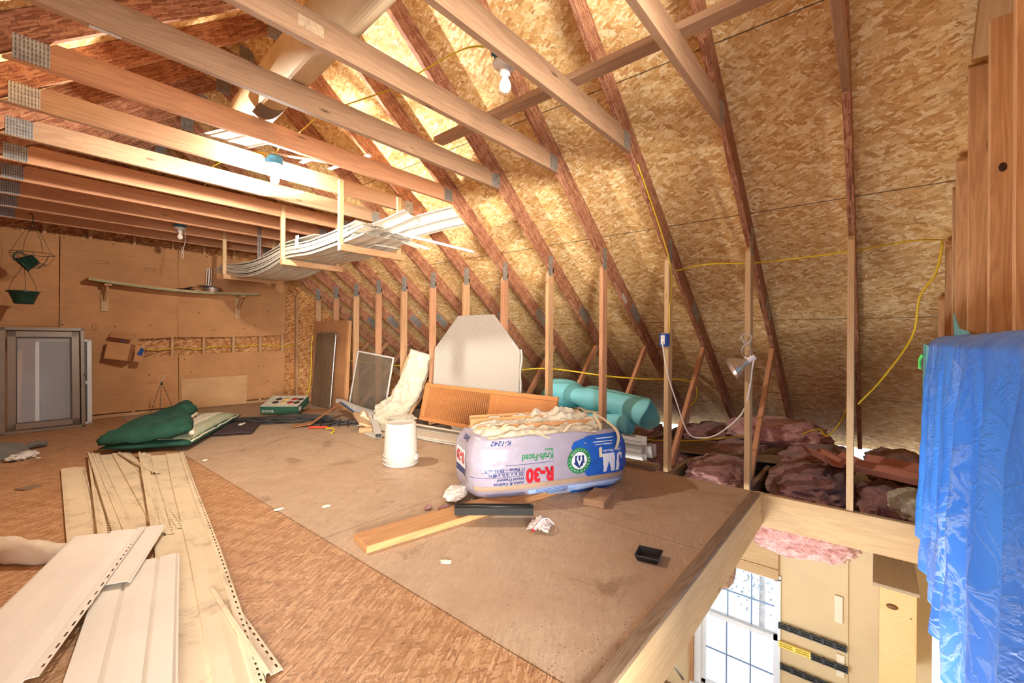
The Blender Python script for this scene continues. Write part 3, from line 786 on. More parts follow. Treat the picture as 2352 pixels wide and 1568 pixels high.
def tarp_fn(u, v):
    # u: right (near) to left (far); v: top back edge down the front
    x = 0.75 + 2.85 * u
    fold = 0.030 * math.sin(x * 19 + 1.5 * math.sin(x * 5)) + 0.014 * math.sin(x * 41 + 2)
    if v < 0.12:
        f = v / 0.12
        return (x, YG + 0.006 + 0.085 * f, 1.135 - 0.045 * f * f + 0.008 * fbm((x * 4, v * 5, 0), 1, 2))
    f = (v - 0.12) / 0.88
    hem = -0.02 - 0.16 * (1 - (u - 0.3) ** 2) * 0.5 - 0.25 * max(0, 0.45 - u)
    z = 1.09 + (hem - 1.09) * f
    out = 0.095 + 0.022 * f + fold * min(1, f * 5) * (0.5 + 0.5 * f) + 0.02 * fbm((x * 3, z * 2.2, 1.3), 1.4, 3) * f
    xx = x + (0.02 * math.sin(f * 9) - 0.02 + 0.10 * f * f) * u
    return (xx, YG + max(0.02, out), z)
bm = bmesh.new(); add_sheet(bm, tarp_fn, 190, 90, .003)
obj('sheet', bm, M['tarp'], t, None, True)
bm = bmesh.new(); add_tube(bm, smooth_path([(3.33, YG + .135, 1.03), (3.34, YG + .145, 1.0), (3.33, YG + .145, .95)], 4), .008, 6); obj('green_tie', bm, plain('tie_green', srgb(90, 200, 90), .5), t, None, True)
for g, (pts, lab) in enumerate(((((3.30, 1.06), (4.06, 1.09), (4.10, 0.75), (4.05, 0.4), (4.0, 0.2), (3.30, 0.2)), 'aqua foam sheet showing along the left edge of the blue tarp'), (((2.75, 1.06), (3.35, 1.09), (3.42, 1.26), (3.20, 1.17), (2.9, 1.15)), 'aqua foam scrap peeking above the top of the blue tarp'))):
    bm = bmesh.new(); add_prism(bm, pts, 0.008)
    for v in bm.verts: v.co = V((v.co.x, YG + (0.080 if g == 0 else 0.004) + v.co.z * (1 if g == 0 else .5) + .0, v.co.y))
    o = obj('foam_sheet', bm, M['aqua_foam']); tag(o, lab, 'foam sheet', None)
# ------------------------------------------------------------ far wall: cardboard, shelf, hanging things
YC = YE - 0.003
def sheet(pts, lab, mat='cardboard', y=YC, th=0.005, cat='cardboard'):
    bm = bmesh.new(); add_prism(bm, pts, th)
    for v in bm.verts: v.co = V((v.co.x, y - v.co.z, v.co.y))
    o = obj('cardboard_sheet', bm, M[mat]); return tag(o, lab, cat, 'cardboard sheets on the far wall')
def S3(x): return x * YE / 8.4
sheet([(-0.65, 1.222), (0.589, 1.229), (0.589, 2.40), (-0.65, 2.38)], 'cardboard sheet behind the hanging baskets, at the left end of the far wall')
sheet([(-0.65, 0.03), (0.589, 0.03), (0.589, 1.225), (-0.65, 1.22)], 'cardboard sheet behind the leaning window unit at the far wall')
sheet([(0.592, 0.05), (1.85, 0.06), (1.84, 0.83), (1.385, 0.80), (1.385, 1.07), (1.84, 1.10), (1.828, 2.40), (0.600, 2.40)], 'tall cardboard sheet above the left shelf bracket and the carton', y=YC)
sheet([(1.835, 1.10), (2.4, 1.105), (3.39, 1.15), (3.385, 2.04), (2.98, 2.36), (1.835, 2.40)], 'cardboard sheet under the right part of the shelf, shaded by the rack')
sheet([(1.855, 0.06), (3.37, 0.07), (3.39, 0.875), (2.6, 0.86), (1.85, 0.83)], 'cardboard sheet right of the seam, below the open slot')
sheet([(1.88, 0.015), (2.76, 0.01), (2.775, 0.48), (1.87, 0.47)], 'small loose cardboard panel leaning at the foot of the far wall', 'cardboard_light', YC - 0.03)
# printed slots, creases and nail heads of the cardboard
def crease(parent_label, x0, z0, x1, z1, w=.004):
    for o in COL.objects:
        if o.get('label') == parent_label:
            b = board('crease', (x0, YC - 0.0055, z0), (x1, YC - 0.0055, z1), w, 0.001, M['cardboard_dark'], o, (0, -1, 0), bev=0); return
crease('tall cardboard sheet above the left shelf bracket and the carton', 0.61, 0.30, 1.84, 0.315)
crease('tall cardboard sheet above the left shelf bracket and the carton', 0.61, 2.23, 1.82, 2.23)
crease('cardboard sheet right of the seam, below the open slot', 1.87, 0.29, 3.36, 0.30)
crease('cardboard sheet behind the hanging baskets, at the left end of the far wall', -0.6, 1.66, 0.57, 1.66)
crease('cardboard sheet behind the hanging baskets, at the left end of the far wall', -0.6, 1.45, 0.57, 1.45)
crease('cardboard sheet behind the hanging baskets, at the left end of the far wall', -0.6, 2.08, 0.3, 2.08)
M['dark_hole'] = plain('dark_slot', srgb(86, 52, 32), .8)
def hand_slot(x, z, w, h, lab):
    for o in COL.objects:
        if o.get('label') == lab:
            n = 20; pts = []
            for k in range(n):
                a = 2 * PI * k / n; r = min(w, h) / 2
                pts.append((x + (w/2 - r) * (1 if math.cos(a) > 0 else -1) + r * math.cos(a), YC - 0.0056, z + (h/2 - r) * (1 if math.sin(a) > 0 else -1) + r * math.sin(a)))
            bm = bmesh.new(); add_tube(bm, pts, .0025, 4, closed=True); obj('hand_slot', bm, M['dark_hole'], o)
_t = 'tall cardboard sheet above the left shelf bracket and the carton'; _r = 'cardboard sheet under the right part of the shelf, shaded by the rack'; _l = 'cardboard sheet right of the seam, below the open slot'
hand_slot(0.99, 2.11, .12, .035, _t); hand_slot(1.50, 2.07, .12, .035, _t); hand_slot(0.92, 1.23, .035, .09, _t); hand_slot(1.53, 0.45, .10, .03, _t)
def nails(lab, pts):
    for o in COL.objects:
        if o.get('label') == lab:
            for x, z in pts:
                bm = bmesh.new(); add_lathe(bm, [(0.009, 0), (0.009, .002), (0, .003)], 10, Matrix.Translation((x, YC - 0.005, z)) @ Matrix.Rotation(PI / 2, 4, 'X')); obj('nail_head', bm, M['dark_hole'], o)
nails(_t, [(0.63, 2.37), (1.1, 2.37), (1.6, 2.36), (1.13, 1.24), (1.51, 1.27), (0.74, 0.62), (0.72, 0.12), (1.5, 0.55), (0.62, 1.25), (1.56, 0.09)])
nails(_r, [(2.2, 2.36), (2.1, 1.48), (2.72, 1.25), (2.3, 1.22), (2.9, 1.30), (3.1, 1.55)])
nails(_l, [(2.0, 0.56), (2.95, 0.62), (1.92, 0.76), (3.2, 0.2), (3.1, 0.35)])

# shelf
t = thing('wall_shelf', 'sagging wooden shelf with a green edge on two wooden brackets, far wall', 'shelf', (1.85, YC, 1.78))
def shelf_fn(u, v):
    x = 0.83 + 2.02 * u
    z = 1.845 - 0.03 * u - 0.055 * math.sin(PI * u) ** 1
    return (x, YC - 0.008 - 0.30 * v, z)
bm = bmesh.new(); add_sheet(bm, shelf_fn, 24, 4, .019)
obj('board', bm, M['lumber_stud'], t)
bm = bmesh.new(); add_sheet(bm, lambda u, v: V(shelf_fn(u, 1)) + V((0, -0.002 + .0, -0.018 + v * 0.02)), 24, 1, .004)
obj('green_edge', bm, plain('mossy_paint', srgb(150, 158, 118), .7, var=.3, scale=20), t)
bm = bmesh.new(); add_sheet(bm, lambda u, v: V(shelf_fn(u, v)) + V((0, 0, .002)), 24, 4, .0015)
obj('green_top', bm, plain('mossy_top', srgb(110, 122, 92), .8, var=.25, scale=10), t)
for xb in (1.02, 2.62):
    zt = 1.845 - .03 * (xb - .83) / 2 - .055 * math.sin(PI * (xb - .83) / 2.02) - .022
    b = board('bracket', (xb, YC - 0.022, zt - 0.36), (xb, YC - 0.022, zt), 0.075, 0.03, M['lumber_pale'], t, (0, -1, 0))
    board('arm', (xb, YC - 0.05, zt - 0.016), (xb, YC - 0.28, zt - 0.016), 0.07, 0.03, M['lumber_stud'], b)
    board('strut', (xb, YC - 0.04, zt - 0.20), (xb, YC - 0.22, zt - 0.035), 0.065, 0.03, M['lumber_stud'], b, (1, 0, 0))
# pot with a lid and standing handle
t = thing('metal_pot', 'shiny metal pot with a tilted lid and long handles on the shelf', 'pot', (2.22, YC - 0.18, 1.77))
bm = bmesh.new(); add_lathe(bm, [(0.001, 0.004), (0.118, 0.004), (0.123, 0.01), (0.123, 0.085), (0.126, 0.09), (0.119, 0.088), (0.117, 0.012), (0.001, 0.010)], 40, None, False); lobj('body', bm, M['aluminium'], t, True)
bm = bmesh.new(); add_lathe(bm, [(0, 0.012), (0.10, 0.010), (0.142, 0.0), (0.146, 0.004), (0.142, 0.008), (0.1, 0.018), (0, 0.022)], 40, Matrix.Translation((-0.05, -0.0, 0.10)) @ Matrix.Rotation(math.radians(5), 4, 'Y'), False); lobj('lid', bm, M['steel'], t, True)
for dx, mt in ((-0.065, 'white_cord'), (-0.03, 'steel')):
    bm = bmesh.new(); add_tube(bm, smooth_path([(dx - .012, 0, .11), (dx - .0, 0, .36), (dx + .012, 0, .385), (dx + .026, 0, .36), (dx + .012, 0, .11)], 5), .0045, 6); lobj('handle', bm, M[mt], t, True)
# dark twig bunch
t = thing('twig_bunch', 'small black dried twig bunch on the shelf, left of the metal pot', 'twigs', (1.84, YC - 0.20, 1.785))
for k in range(14):
    a = rng.uniform(-.5, .5); bm = bmesh.new(); add_tube(bm, [(-.14, rng.uniform(-.01, .01), .01), (0, a * .06, .02 + rng.uniform(0, .01)), (.10 + rng.uniform(0, .05), a * .15, .02 + rng.uniform(-.01, .05))], .005, 5, [.003, .007, .004]); lobj('twig', bm, M['black_plastic'], t)

# wire basket with a pot, and the planter hung below
def basket():
    c = V((0.325, 7.30, 2.03))
    t = thing('wire_hanging_basket', 'dark wire hanging basket at the upper left, holding a green pot', 'hanging basket', c)
    r = 0.175
    bm = bmesh.new(); add_tube(bm, [(r * math.cos(a), r * math.sin(a), 0) for a in [2*PI*i/32 for i in range(32)]], .003, 5, closed=True); lobj('rim', bm, M['green_wire'], t, True)
    bm = bmesh.new(); add_tube(bm, [(.11 * math.cos(a), .11 * math.sin(a), -.115) for a in [2*PI*i/24 for i in range(24)]], .0025, 5, closed=True); lobj('ring', bm, M['green_wire'], t, True)
    bm = bmesh.new(); add_tube(bm, [(.06 * math.cos(a), .06 * math.sin(a), -.155) for a in [2*PI*i/24 for i in range(24)]], .0025, 5, closed=True); lobj('ring', bm, M['green_wire'], t, True)
    for i in range(8):
        a = 2 * PI * i / 8
        bm = bmesh.new(); add_tube(bm, smooth_path([(r * math.cos(a), r * math.sin(a), 0), (.15 * math.cos(a), .15 * math.sin(a), -.07), (.11 * math.cos(a), .11 * math.sin(a), -.117), (.058 * math.cos(a), .058 * math.sin(a), -.156)], 4), .0022, 5); lobj('rib', bm, M['green_wire'], t, True)
    for i in range(4):
        a = 2 * PI * i / 4 + .4
        bm = bmesh.new(); add_tube(bm, smooth_path([(r * math.cos(a), r * math.sin(a), 0), (.11 * math.cos(a + .1), .11 * math.sin(a), .16), (.02 * math.cos(a), .02 * math.sin(a), .33), (0, 0, .37)], 5), .002, 5); lobj('chain_wire', bm, M['green_wire'], t, True)
    bm = bmesh.new(); add_tube(bm, smooth_path([(0, 0, .365), (0.005, 0, .41), (-.012, 0, .45), (-.03, .0, .43)], 5), .004, 6); lobj('hook', bm, M['black_plastic'], t, True)
    p = thing('plant_pot', 'dark green plastic pot tipped over inside the wire basket', 'pot', c + V((-.03, 0, -.10)))
    bm = bmesh.new(); add_lathe(bm, [(0.001, 0), (.055, 0), (.078, .12), (.084, .122), (.084, .135), (.076, .135), (.053, .008), (.001, .006)], 28, Matrix.Rotation(math.radians(-128), 4, 'Y') @ Matrix.Translation((0, 0, -.07)), False); lobj('body', bm, M['green_plastic'], p, True)
    bm = bmesh.new(); add_tube(bm, smooth_path([(-.02, -.02, .07), (-.07, -.03, .10), (-.11, -.03, .06), (-.10, -.03, 0)], 5), .009, 6); lobj('hanger_loop', bm, M['green_plastic'], p, True)
    q = thing('hanging_planter', 'dark green planter bowl hanging by three strands below the wire basket', 'planter', (0.262, 7.30, 1.46))
    bm = bmesh.new(); add_lathe(bm, [(.001, 0), (.075, 0), (.082, .02), (.118, .125), (.126, .128), (.128, .142), (.118, .143), (.108, .125), (.07, .012), (.001, .01)], 40, None, False); lobj('bowl', bm, M['green_plastic'], q, True)
    for k in range(3):
        a = 2 * PI * k / 3 + .6
        bm = bmesh.new(); add_tube(bm, smooth_path([(.122 * math.cos(a), .122 * math.sin(a), .135), (.10 * math.cos(a), .10 * math.sin(a), .24), (.03 * math.cos(a), .03 * math.sin(a), .38), (.0, 0, .445)], 5), .0022, 5); lobj('strand', bm, M['green_wire'], q, True)
        rbox('lug', (-.014, -.010, -.008), (.014, .010, .008), M['green_plastic'], q, .002, mw=Matrix.Translation(V((0.262, 7.30, 1.46)) + V((.132 * math.cos(a), .132 * math.sin(a), .135))) @ Matrix.Rotation(a, 4, 'Z'))
basket()

# small open carton nailed to the wall
t = thing('cardboard_carton', 'small open carton with a blue mark fixed to the far wall', 'carton', (1.13, YC - .006, 0.90), 0)
cm = Matrix.Translation((1.16, YC - 0.14, 0.90)) @ Matrix.Rotation(math.radians(10), 4, 'Y') @ Matrix.Rotation(math.radians(-22), 4, 'Z')
bm = bmesh.new()
for lo, hi in (((-.125, -.10, -.115), (.125, -.095, .115)), ((-.125, -.10, -.115), (-.12, .10, .115)), ((.12, -.10, -.115), (.125, .10, .115)), ((-.125, -.10, -.115), (.125, .10, -.11))): add_box(bm, lo, hi)
obj('carton_body', bm, M['cardboard'], t, cm)
bm = bmesh.new(); add_box(bm, (-.125, -.10, 0), (.125, -.096, .11)); obj('flap', bm, M['cardboard'], t, cm @ Matrix.Translation((0, 0, .113)) @ Matrix.Rotation(math.radians(-40), 4, 'X') @ Matrix.Translation((0, .1, 0)) @ Matrix.Translation((0, -.1, 0)))
bm = bmesh.new(); add_box(bm, (0, -.10, -.11), (.10, -.096, .11)); obj('flap', bm, M['cardboard'], t, cm @ Matrix.Translation((.124, -.0, 0)) @ Matrix.Rotation(math.radians(35), 4, 'Z') @ Matrix.Translation((0, 0, 0)))
M['ink_blue'] = plain('ink_blue', srgb(36, 70, 128), .6)
bm = bmesh.new(); add_prism(bm, [(0, 0), (.06, -.02), (.075, .08), (.03, .10)], .001, Matrix.Rotation(PI/2, 4, 'X')); obj('blue_print', bm, M['ink_blue'], t, cm @ Matrix.Translation((.124, 0, 0)) @ Matrix.Rotation(math.radians(35), 4, 'Z') @ Matrix.Translation((.02, -.1015, -.01)))
bm = bmesh.new(); add_tube(bm, [(0, 0, .035), (0, 0, .01), (.012, 0, 0), (.026, 0, .01), (.026, 0, .035)], .005, 6); obj('blue_print', bm, M['ink_blue'], t, cm @ Matrix.Translation((.02, -.11, .125)))
# cables in the slot between studs
for k, (pts, lab) in enumerate((([(1.40, YE + .02, .93), (1.6, YE + .03, .91), (1.85, YE + .03, .94), (2.1, YE + .02, .92), (2.4, YE + .03, .96), (2.7, YE + .02, .95), (3.0, YE + .03, .98), (3.3, YE + .0, .95), (3.55, YE - .0, .98)], 'yellow cable run along the slot between the far wall cardboard sheets'),)):
    o = tube('electric_cable', pts, .010, M['yellow_cable'], flat=.5, n=6); tag(o, lab, 'cable')

# ------------------------------------------------------------ leaning window unit and storm window
M['bronze'] = plain('bronze_frame', srgb(118, 98, 80), .4, .1, var=.08)
M['bronze_dark'] = plain('bronze_dark', srgb(66, 58, 52), .5, var=.1)
def pane_mat():
    t = NT('dusty_pane'); v = t.coords(rnd=False)
    t.b.inputs['Base Color'].default_value = (1, 1, 1, 1); t.b.inputs['Roughness'].default_value = .03
    t.b.inputs['Alpha'].default_value = .14
    return t.m
M['pane'] = pane_mat()
def win_unit():
    base = Matrix.Translation((0.085, 7.42, 0.0)) @ Matrix.Rotation(math.radians(-8), 4, 'X')
    t = thing('window_unit', 'brown framed casement window unit leaning on the far wall at left', 'window', (0.085, 7.42, 0))
    def part(nm, boxes, mt, par=None, bev=.004):
        bm = bmesh.new(); bars(bm, boxes); bevel(bm, bev); return obj(nm, bm, M[mt], par or t, base)
    H = 1.215; x0, x1 = -0.62, 0.69
    part('outer_frame', [((x0, 0, 0), (x1, .09, .035)), ((x0, 0, H - .035), (x1, .09, H)), ((x1 - .035, 0, 0), (x1, .09, H)), ((x0, 0, 0), (x0 + .035, .09, H)), ((0.0, 0, 0), (.05, .09, H))], 'bronze')
    for xa, xb in ((x0 + .045, -.01), (.06, x1 - .045)):
        s = part('sash', [((xa, -.012, .045), (xb, .05, .115)), ((xa, -.012, H - .115), (xb, .05, H - .045)), ((xa, -.012, .045), (xa + .07, .05, H - .045)), ((xb - .07, -.012, .045), (xb, .05, H - .045))], 'bronze')
        part('inner_bead', [((xa + .07, -.004, .115), (xb - .07, .03, .123)), ((xa + .07, -.004, H - .123), (xb - .07, .03, H - .115)), ((xa + .07, -.004, .115), (xa + .078, .03, H - .115)), ((xb - .078, -.004, .115), (xb - .07, .03, H - .115))], 'bronze_dark', s, .001)
        part('pane', [((xa + .072, .012, .117), (xb - .072, .017, H - .117))], 'pane', s, 0)
    # bubbled packing tape along the outer edges
    bm = bmesh.new()
    for k in range(40):
        add_box(bm, (x1 + .001, .01 + .02 * (k % 2), .05 + k * .028), (x1 + .004, .07 + .01 * (k % 3), .05 + k * .028 + .018))
    for k in range(40): add_box(bm, (x0 + .05 + k * .031, .01, H + .001), (x0 + .05 + k * .031 + .02, .06 + .01 * (k % 3), H + .004))
    obj('packing_tape', bm, plain('packing_tape', srgb(170, 164, 156), .25, var=.2, scale=40), t, base)
    bm = bmesh.new(); add_box(bm, (x1 - .01, -.01, .62), (x1 + .02, .03, .65)); obj('latch', bm, M['black_plastic'], t, base)
    b2 = Matrix.Translation((0.50, 7.64, 0.0)) @ Matrix.Rotation(math.radians(-5), 4, 'X')
    s = thing('storm_window', 'white framed storm window leaning behind the brown window unit', 'window', (0.5, 7.64, 0))
    def part2(nm, boxes, mt, bev=.003):
        bm = bmesh.new(); bars(bm, boxes); bevel(bm, bev); return obj(nm, bm, M[mt], s, b2)
    part2('frame', [((-.13, 0, 0), (.36, .035, .03)), ((-.13, 0, 1.04), (.36, .035, 1.07)), ((-.13, 0, 0), (-.095, .035, 1.07)), ((.315, 0, 0), (.36, .035, 1.07))], 'white_metal')
    part2('inner_track', [((.285, .004, .03), (.315, .03, 1.04)), ((-.095, .004, .03), (-.08, .03, 1.04))], 'bronze_dark')
    part2('screen_cloth', [((-.08, .014, .03), (.285, .018, 1.04))], 'screen_dark')
    bm = bmesh.new(); add_box(bm, (.30, -.004, .50), (.325, .01, .54)); obj('catch', bm, M['white_plastic'], s, b2)
def screen_mat(name, col, a):
    t = NT(name); t.b.inputs['Base Color'].default_value = col; t.b.inputs['Roughness'].default_value = .7; t.b.inputs['Alpha'].default_value = a
    v = t.coords(rnd=False); s = t.n('SeparateXYZ'); t.l(v, s.inputs[0])
    return t.m
M['screen_dark'] = screen_mat('screen_cloth_dark', srgb(70, 68, 64), .8)
M['screen_mesh'] = screen_mat('screen_cloth', srgb(120, 108, 92), .42)
win_unit()

# ------------------------------------------------------------ lamps on the ties
def lamp_holder(x, y, n, lab, lit=False, cord=False):
    z = ZT + 0.075
    s = -1 if lit or cord else 1
    t = thing('ceiling_lamp', lab, 'lamp', (x, y, z))
    bm = bmesh.new(); add_lathe(bm, [(0.001, .052), (.052, .052), (.056, .046), (.056, -.012), (.001, -.012)], 28, None, False); lobj('junction_box', bm, M['blue_box'], t, True)
    for a in (.3, 2.6):
        rbox('ear', (-.012, -.006, -.012), (.012, .006, .012), M['blue_box'], t, .002, mw=WM[t] @ Matrix.Translation((.06 * math.cos(a), .06 * math.sin(a), .02)) @ Matrix.Rotation(a, 4, 'Z'))
    bm = bmesh.new(); add_lathe(bm, [(.001, -.013), (.062, -.013), (.064, -.020), (.058, -.028), (.034, -.032), (.030, -.040), (.024, -.068), (.026, -.074), (.022, -.076), (.001, -.074)], 36, None, False); lobj('lampholder', bm, M['ceramic'], t, True)
    bm = bmesh.new(); add_lathe(bm, [(.013, -.070), (.013, -.082), (.016, -.090), (.024, -.104), (.030, -.122), (.031, -.134), (.027, -.149), (.017, -.160), (.001, -.164)], 28, None, True)
    lobj('light_bulb', bm, M['bulb_lit'] if lit else M['bulb_off'], t, True)
    if cord:
        bm = bmesh.new(); add_tube(bm, smooth_path([(.05, 0, -.02), (.052, 0, -.18), (.03, 0, -.30), (.04, 0, -.38), (.02, 0, -.385), (.022, 0, -.30), (.012, 0, -.26)], 6), .0025, 5); lobj('pull_cord', bm, M['white_cord'], t, True)
    return t
lamp_holder(1.655, ty(2) + 0.085, 2, 'nearest ceiling lamp with an unlit bulb, blue box behind a tie')
lamp_holder(1.47, ty(6) - 0.085, 6, 'lit ceiling lamp with a glowing bulb in the middle of the attic', True)
lamp_holder(1.555, ty(11) - 0.085, 11, 'far unlit ceiling lamp with a long pull cord, near the cardboard wall', False, True)
# yellow cables draped over the ties
for pts, lab in (([(1.63, ty(2) + .11, 2.555), (1.56, 1.62, 2.585), (1.53, ty(3), 2.575), (1.55, 2.25, 2.60), (1.45, ty(4), 2.575), (1.42, 2.85, 2.59), (1.43, ty(5), 2.575), (1.44, 3.45, 2.60), (1.46, 3.69, 2.555)], 'yellow cable from the nearest lamp draped over the ties to the lit lamp'),
                 ([(1.45, 3.72, 2.555), (1.36, 3.9, 2.60), (1.25, ty(7), 2.585), (1.3, 4.7, 2.60), (1.35, ty(8), 2.58), (1.45, 5.7, 2.60), (1.5, ty(10), 2.58), (1.55, 6.6, 2.57)], 'yellow cable running from the lit lamp to the far lamp')):
    o = tube('electric_cable', pts, .0085, M['yellow_cable'], flat=.5, n=6); tag(o, lab, 'cable')
# cardboard tube and boards on top of the ties
def tube_mat():
    t = NT('tube_card'); v = t.coords(rnd=False)
    n = t.noise(v, 6, 4)
    c = t.ramp(n, [(.3, srgb(196, 168, 130)), (.7, srgb(216, 192, 156))])
    return t.out(c, .75, 0, .2)
M['tube_card'] = tube_mat()
t = thing('concrete_form_tube', 'long round cardboard tube lying on top of the ties, upper left', 'tube', (1.05, 2.6, 2.68))
mm, L = frame((1.19, 3.40, 2.69), (1.03, 1.10, 2.69), (0, 0, 1))
bm = bmesh.new(); add_lathe(bm, [(.118, 0), (.125, 0), (.125, L), (.118, L), (.118, 0)], 48, Matrix.Rotation(PI / 2, 4, 'Y'), False); obj('tube_wall', bm, M['tube_card'], t, mm, True)
M['print_dark'] = plain('print_dark', srgb(116, 102, 88), .7)
for x0, x1, a0, a1 in ((.05, .22, 2.1, 3.6), (.25, .42, 2.4, 3.7)):
    bm = bmesh.new(); add_sheet(bm, lambda u, v: (x0 + (x1 - x0) * u, .1258 * math.sin(a0 + (a1 - a0) * v), .1258 * math.cos(a0 + (a1 - a0) * v)), 2, 14, .0); obj('printed_block', bm, M['print_dark'], t, mm, True)
o = board('loose_board', (2.10, -0.2, ZT + .14 + .02), (2.16, 2.53, ZT + .14 + .02), .092, .038, M['lumber'], None, (0, 0, 1)); tag(o, 'loose flat stud lying across the tops of the nearest ties', 'board')
# bits of siding on the ties round the lit lamp
def siding_prof(kind):
    if kind == 'double': return [(-.125, -.002), (-.125, .012), (-.115, .014), (-.06, .011), (-.006, .004), (.0, .004), (.004, .014), (.06, .010), (.098, .003), (.103, .010), (.108, .010)]
    if kind == 'soffit': return [(-.15, .0), (-.145, .014), (-.10, .014), (-.062, .012), (-.054, .002), (-.046, .012), (.0, .015), (.045, .012), (.053, .002), (.061, .012), (.12, .014), (.128, .006), (.134, .006)]
    if kind == 'flat': return [(-.085, 0), (-.085, .010), (-.06, .012), (.05, .010), (.06, .002), (.066, .004)]
    if kind == 'strip': return [(-.024, 0), (-.024, .016), (-.010, .018), (-.006, .004), (.004, .004)]
    if kind == 'channel': return [(-.022, .0), (-.022, .022), (-.016, .022), (-.016, .004), (.016, .004), (.016, .024), (.022, .024), (.022, .0)]
HEMW = .026
def siding(lab, pts, kind='double', mat='vinyl', grp=None, roll=0, wscale=1.0, th=.0022, hem=True, name='vinyl_siding', nu=24, zoff=0, cat='siding'):
    """a vinyl profile swept along pts (world), its nailing hem a part with real slots"""
    P = smooth_path(pts, max(1, nu // max(1, len(pts) - 1)))
    prof = siding_prof(kind)
    t = thing(name, lab, cat, P[len(P) // 2], 0, grp)
    N = len(P) - 1
    def at(i):
        a = P[max(i - 1, 0)]; b = P[min(i + 1, N)]; x = (b - a).normalized()
        up = V((0, 0, 1)); side = up.cross(x).normalized(); up2 = x.cross(side)
        c, s = math.cos(roll), math.sin(roll)
        return P[i], side * c + up2 * s, up2 * c - side * s
    fr = [at(i) for i in range(N + 1)]
    def fn(u, v):
        i = min(int(round(u * N)), N); p, sd, up = fr[i]
        k = v * (len(prof) - 1); j = min(int(k + 1e-6), len(prof) - 2); f = k - j
        y = prof[j][0] + (prof[j+1][0] - prof[j][0]) * f; z = prof[j][1] + (prof[j+1][1] - prof[j][1]) * f
        return p + sd * y * wscale + up * (z + zoff)
    bm = bmesh.new(); add_sheet(bm, fn, N, len(prof) - 1, th)
    obj('panel', bm, M[mat], t)
    if hem:
        y0, z0 = prof[-1]; y0 *= wscale
        Lt = sum((P[i+1] - P[i]).length for i in range(N)); nn = int(Lt / .022)
        def hf(u, v):
            q = u * N; i = min(int(q), N - 1); f = q - i
            p = P[i].lerp(P[i+1], f); sd = fr[i][1]; up = fr[i][2]
            return p + sd * (y0 + HEMW * v) + up * (z0 + zoff)
        bm = bmesh.new(); add_sheet(bm, hf, nn, 4, th * .8, lambda i, j: j == 2 and i % 2 == 1 and 0 < i < nn - 1)
        obj('nailing_hem', bm, M[mat], t)
    return t
siding('tilted siding offcut on the ties, upper left of the lit lamp', [(1.25, 3.52, 2.585), (1.05, 4.12, 2.585)], 'double', nu=6, wscale=1.1)
siding('white siding offcut on top of the ties, just right of the lit lamp', [(1.80, 3.95, 2.40), (1.62, 4.25, 2.40)], 'strip', nu=4)
t = thing('trim_lattice', 'thin white trim strips lying on the ties, right of the lit lamp', 'trim', (1.9, 3.45, 2.58))
for a, b in (((1.45, 3.72, 2.572), (2.45, 3.22, 2.572)), ((1.75, 3.25, 2.584), (1.70, 3.75, 2.584)), ((1.98, 3.15, 2.584), (1.92, 3.70, 2.584))):
    board('strip', a, b, .035, .008, M['white_plastic'], t, bev=.001)
# ------------------------------------------------------------ hanging rack and the siding it holds
for n, lab in ((6, 'nearest wooden hanger of the siding rack, below the ceiling ties'), (8, 'middle wooden hanger of the siding rack, below the ceiling ties'), (11, 'farthest wooden hanger of the siding rack, near the far wall')):
    y = ty(n) - .019
    t = thing('rack_hanger', lab, 'rack', (2.38, y, 1.9), 0, 'hangers of the siding rack')
    for x in (2.06, 2.69): board('upright', (x, y - .014, 1.895), (x, y - .014, 2.54), .045, .026, M['lumber_pale'], t, (0, 1, 0))
    board('crossbar', (2.035, y - .044, 1.925), (2.735, y - .044, 1.925), .062, .030, M['lumber_stud'], t, (0, -1, 0))
t = thing('slotted_strap', 'perforated grey metal strap hanging from a tie beside the rack', 'strap', (2.27, ty(10) - .03, 2.3))
bm = bmesh.new(); add_sheet(bm, lambda u, v: (2.25 + .045 * v, ty(10) - .03, 2.08 + .48 * u), 48, 3, .003, lambda i, j: j == 1 and i % 2 == 1); obj('strap', bm, M['steel'], t)
# sheets in the rack: two columns of stacked profiles that sag between the hangers
ZB = 1.972
for i in range(9):
    for col, xc in enumerate((2.215, 2.50)):
        h = i * .0155
        dx = rng.uniform(-.012, .012); ye = 3.45 + rng.uniform(-.05, .28); yb_ = 7.15 + rng.uniform(-.18, .12)
        sag = .105 * (1 - i * .05)
        pts = [(xc + dx, yb_, ZB + h + .015), (xc + dx, 6.80, ZB + h), (xc + dx, 6.35, ZB + h - sag * .75), (xc + dx, 5.9, ZB + h - sag), (xc + dx, 5.45, ZB + h - sag * .7), (xc + dx, 4.95, ZB + h), (xc + dx, 4.4, ZB + h - .02), (xc + dx, 3.74, ZB + h + .012), (xc + dx, ye, ZB + h + .035)]
        siding('cream siding panel in the stack sagging in the hanging rack', pts, 'double', 'vinyl', 'siding stacked in the hanging rack', wscale=1.06, nu=32, hem=(i in (0, 8)))
z9 = ZB + .16
siding('top siding panel tilted up at the front end of the rack', [(2.30, 5.4, z9 + .02), (2.40, 4.6, z9 + .02), (2.54, 3.9, z9 + .05), (2.62, 3.42, z9 + .13)], 'double', roll=-.35, nu=18)
siding('siding panel that sticks out farthest from the rack toward the right rafters', [(2.42, 5.0, z9), (2.60, 4.0, z9 + .02), (2.78, 3.28, z9 + .10), (2.83, 3.02, z9 + .115)], 'double', roll=-.5, nu=18)
siding('upper thin trim channel poking out of the rack, longest one', [(2.45, 4.3, z9 + .04), (2.60, 3.7, z9 + .0), (2.86, 2.86, z9 - .24)], 'channel', hem=False, nu=10, name='trim_channel')
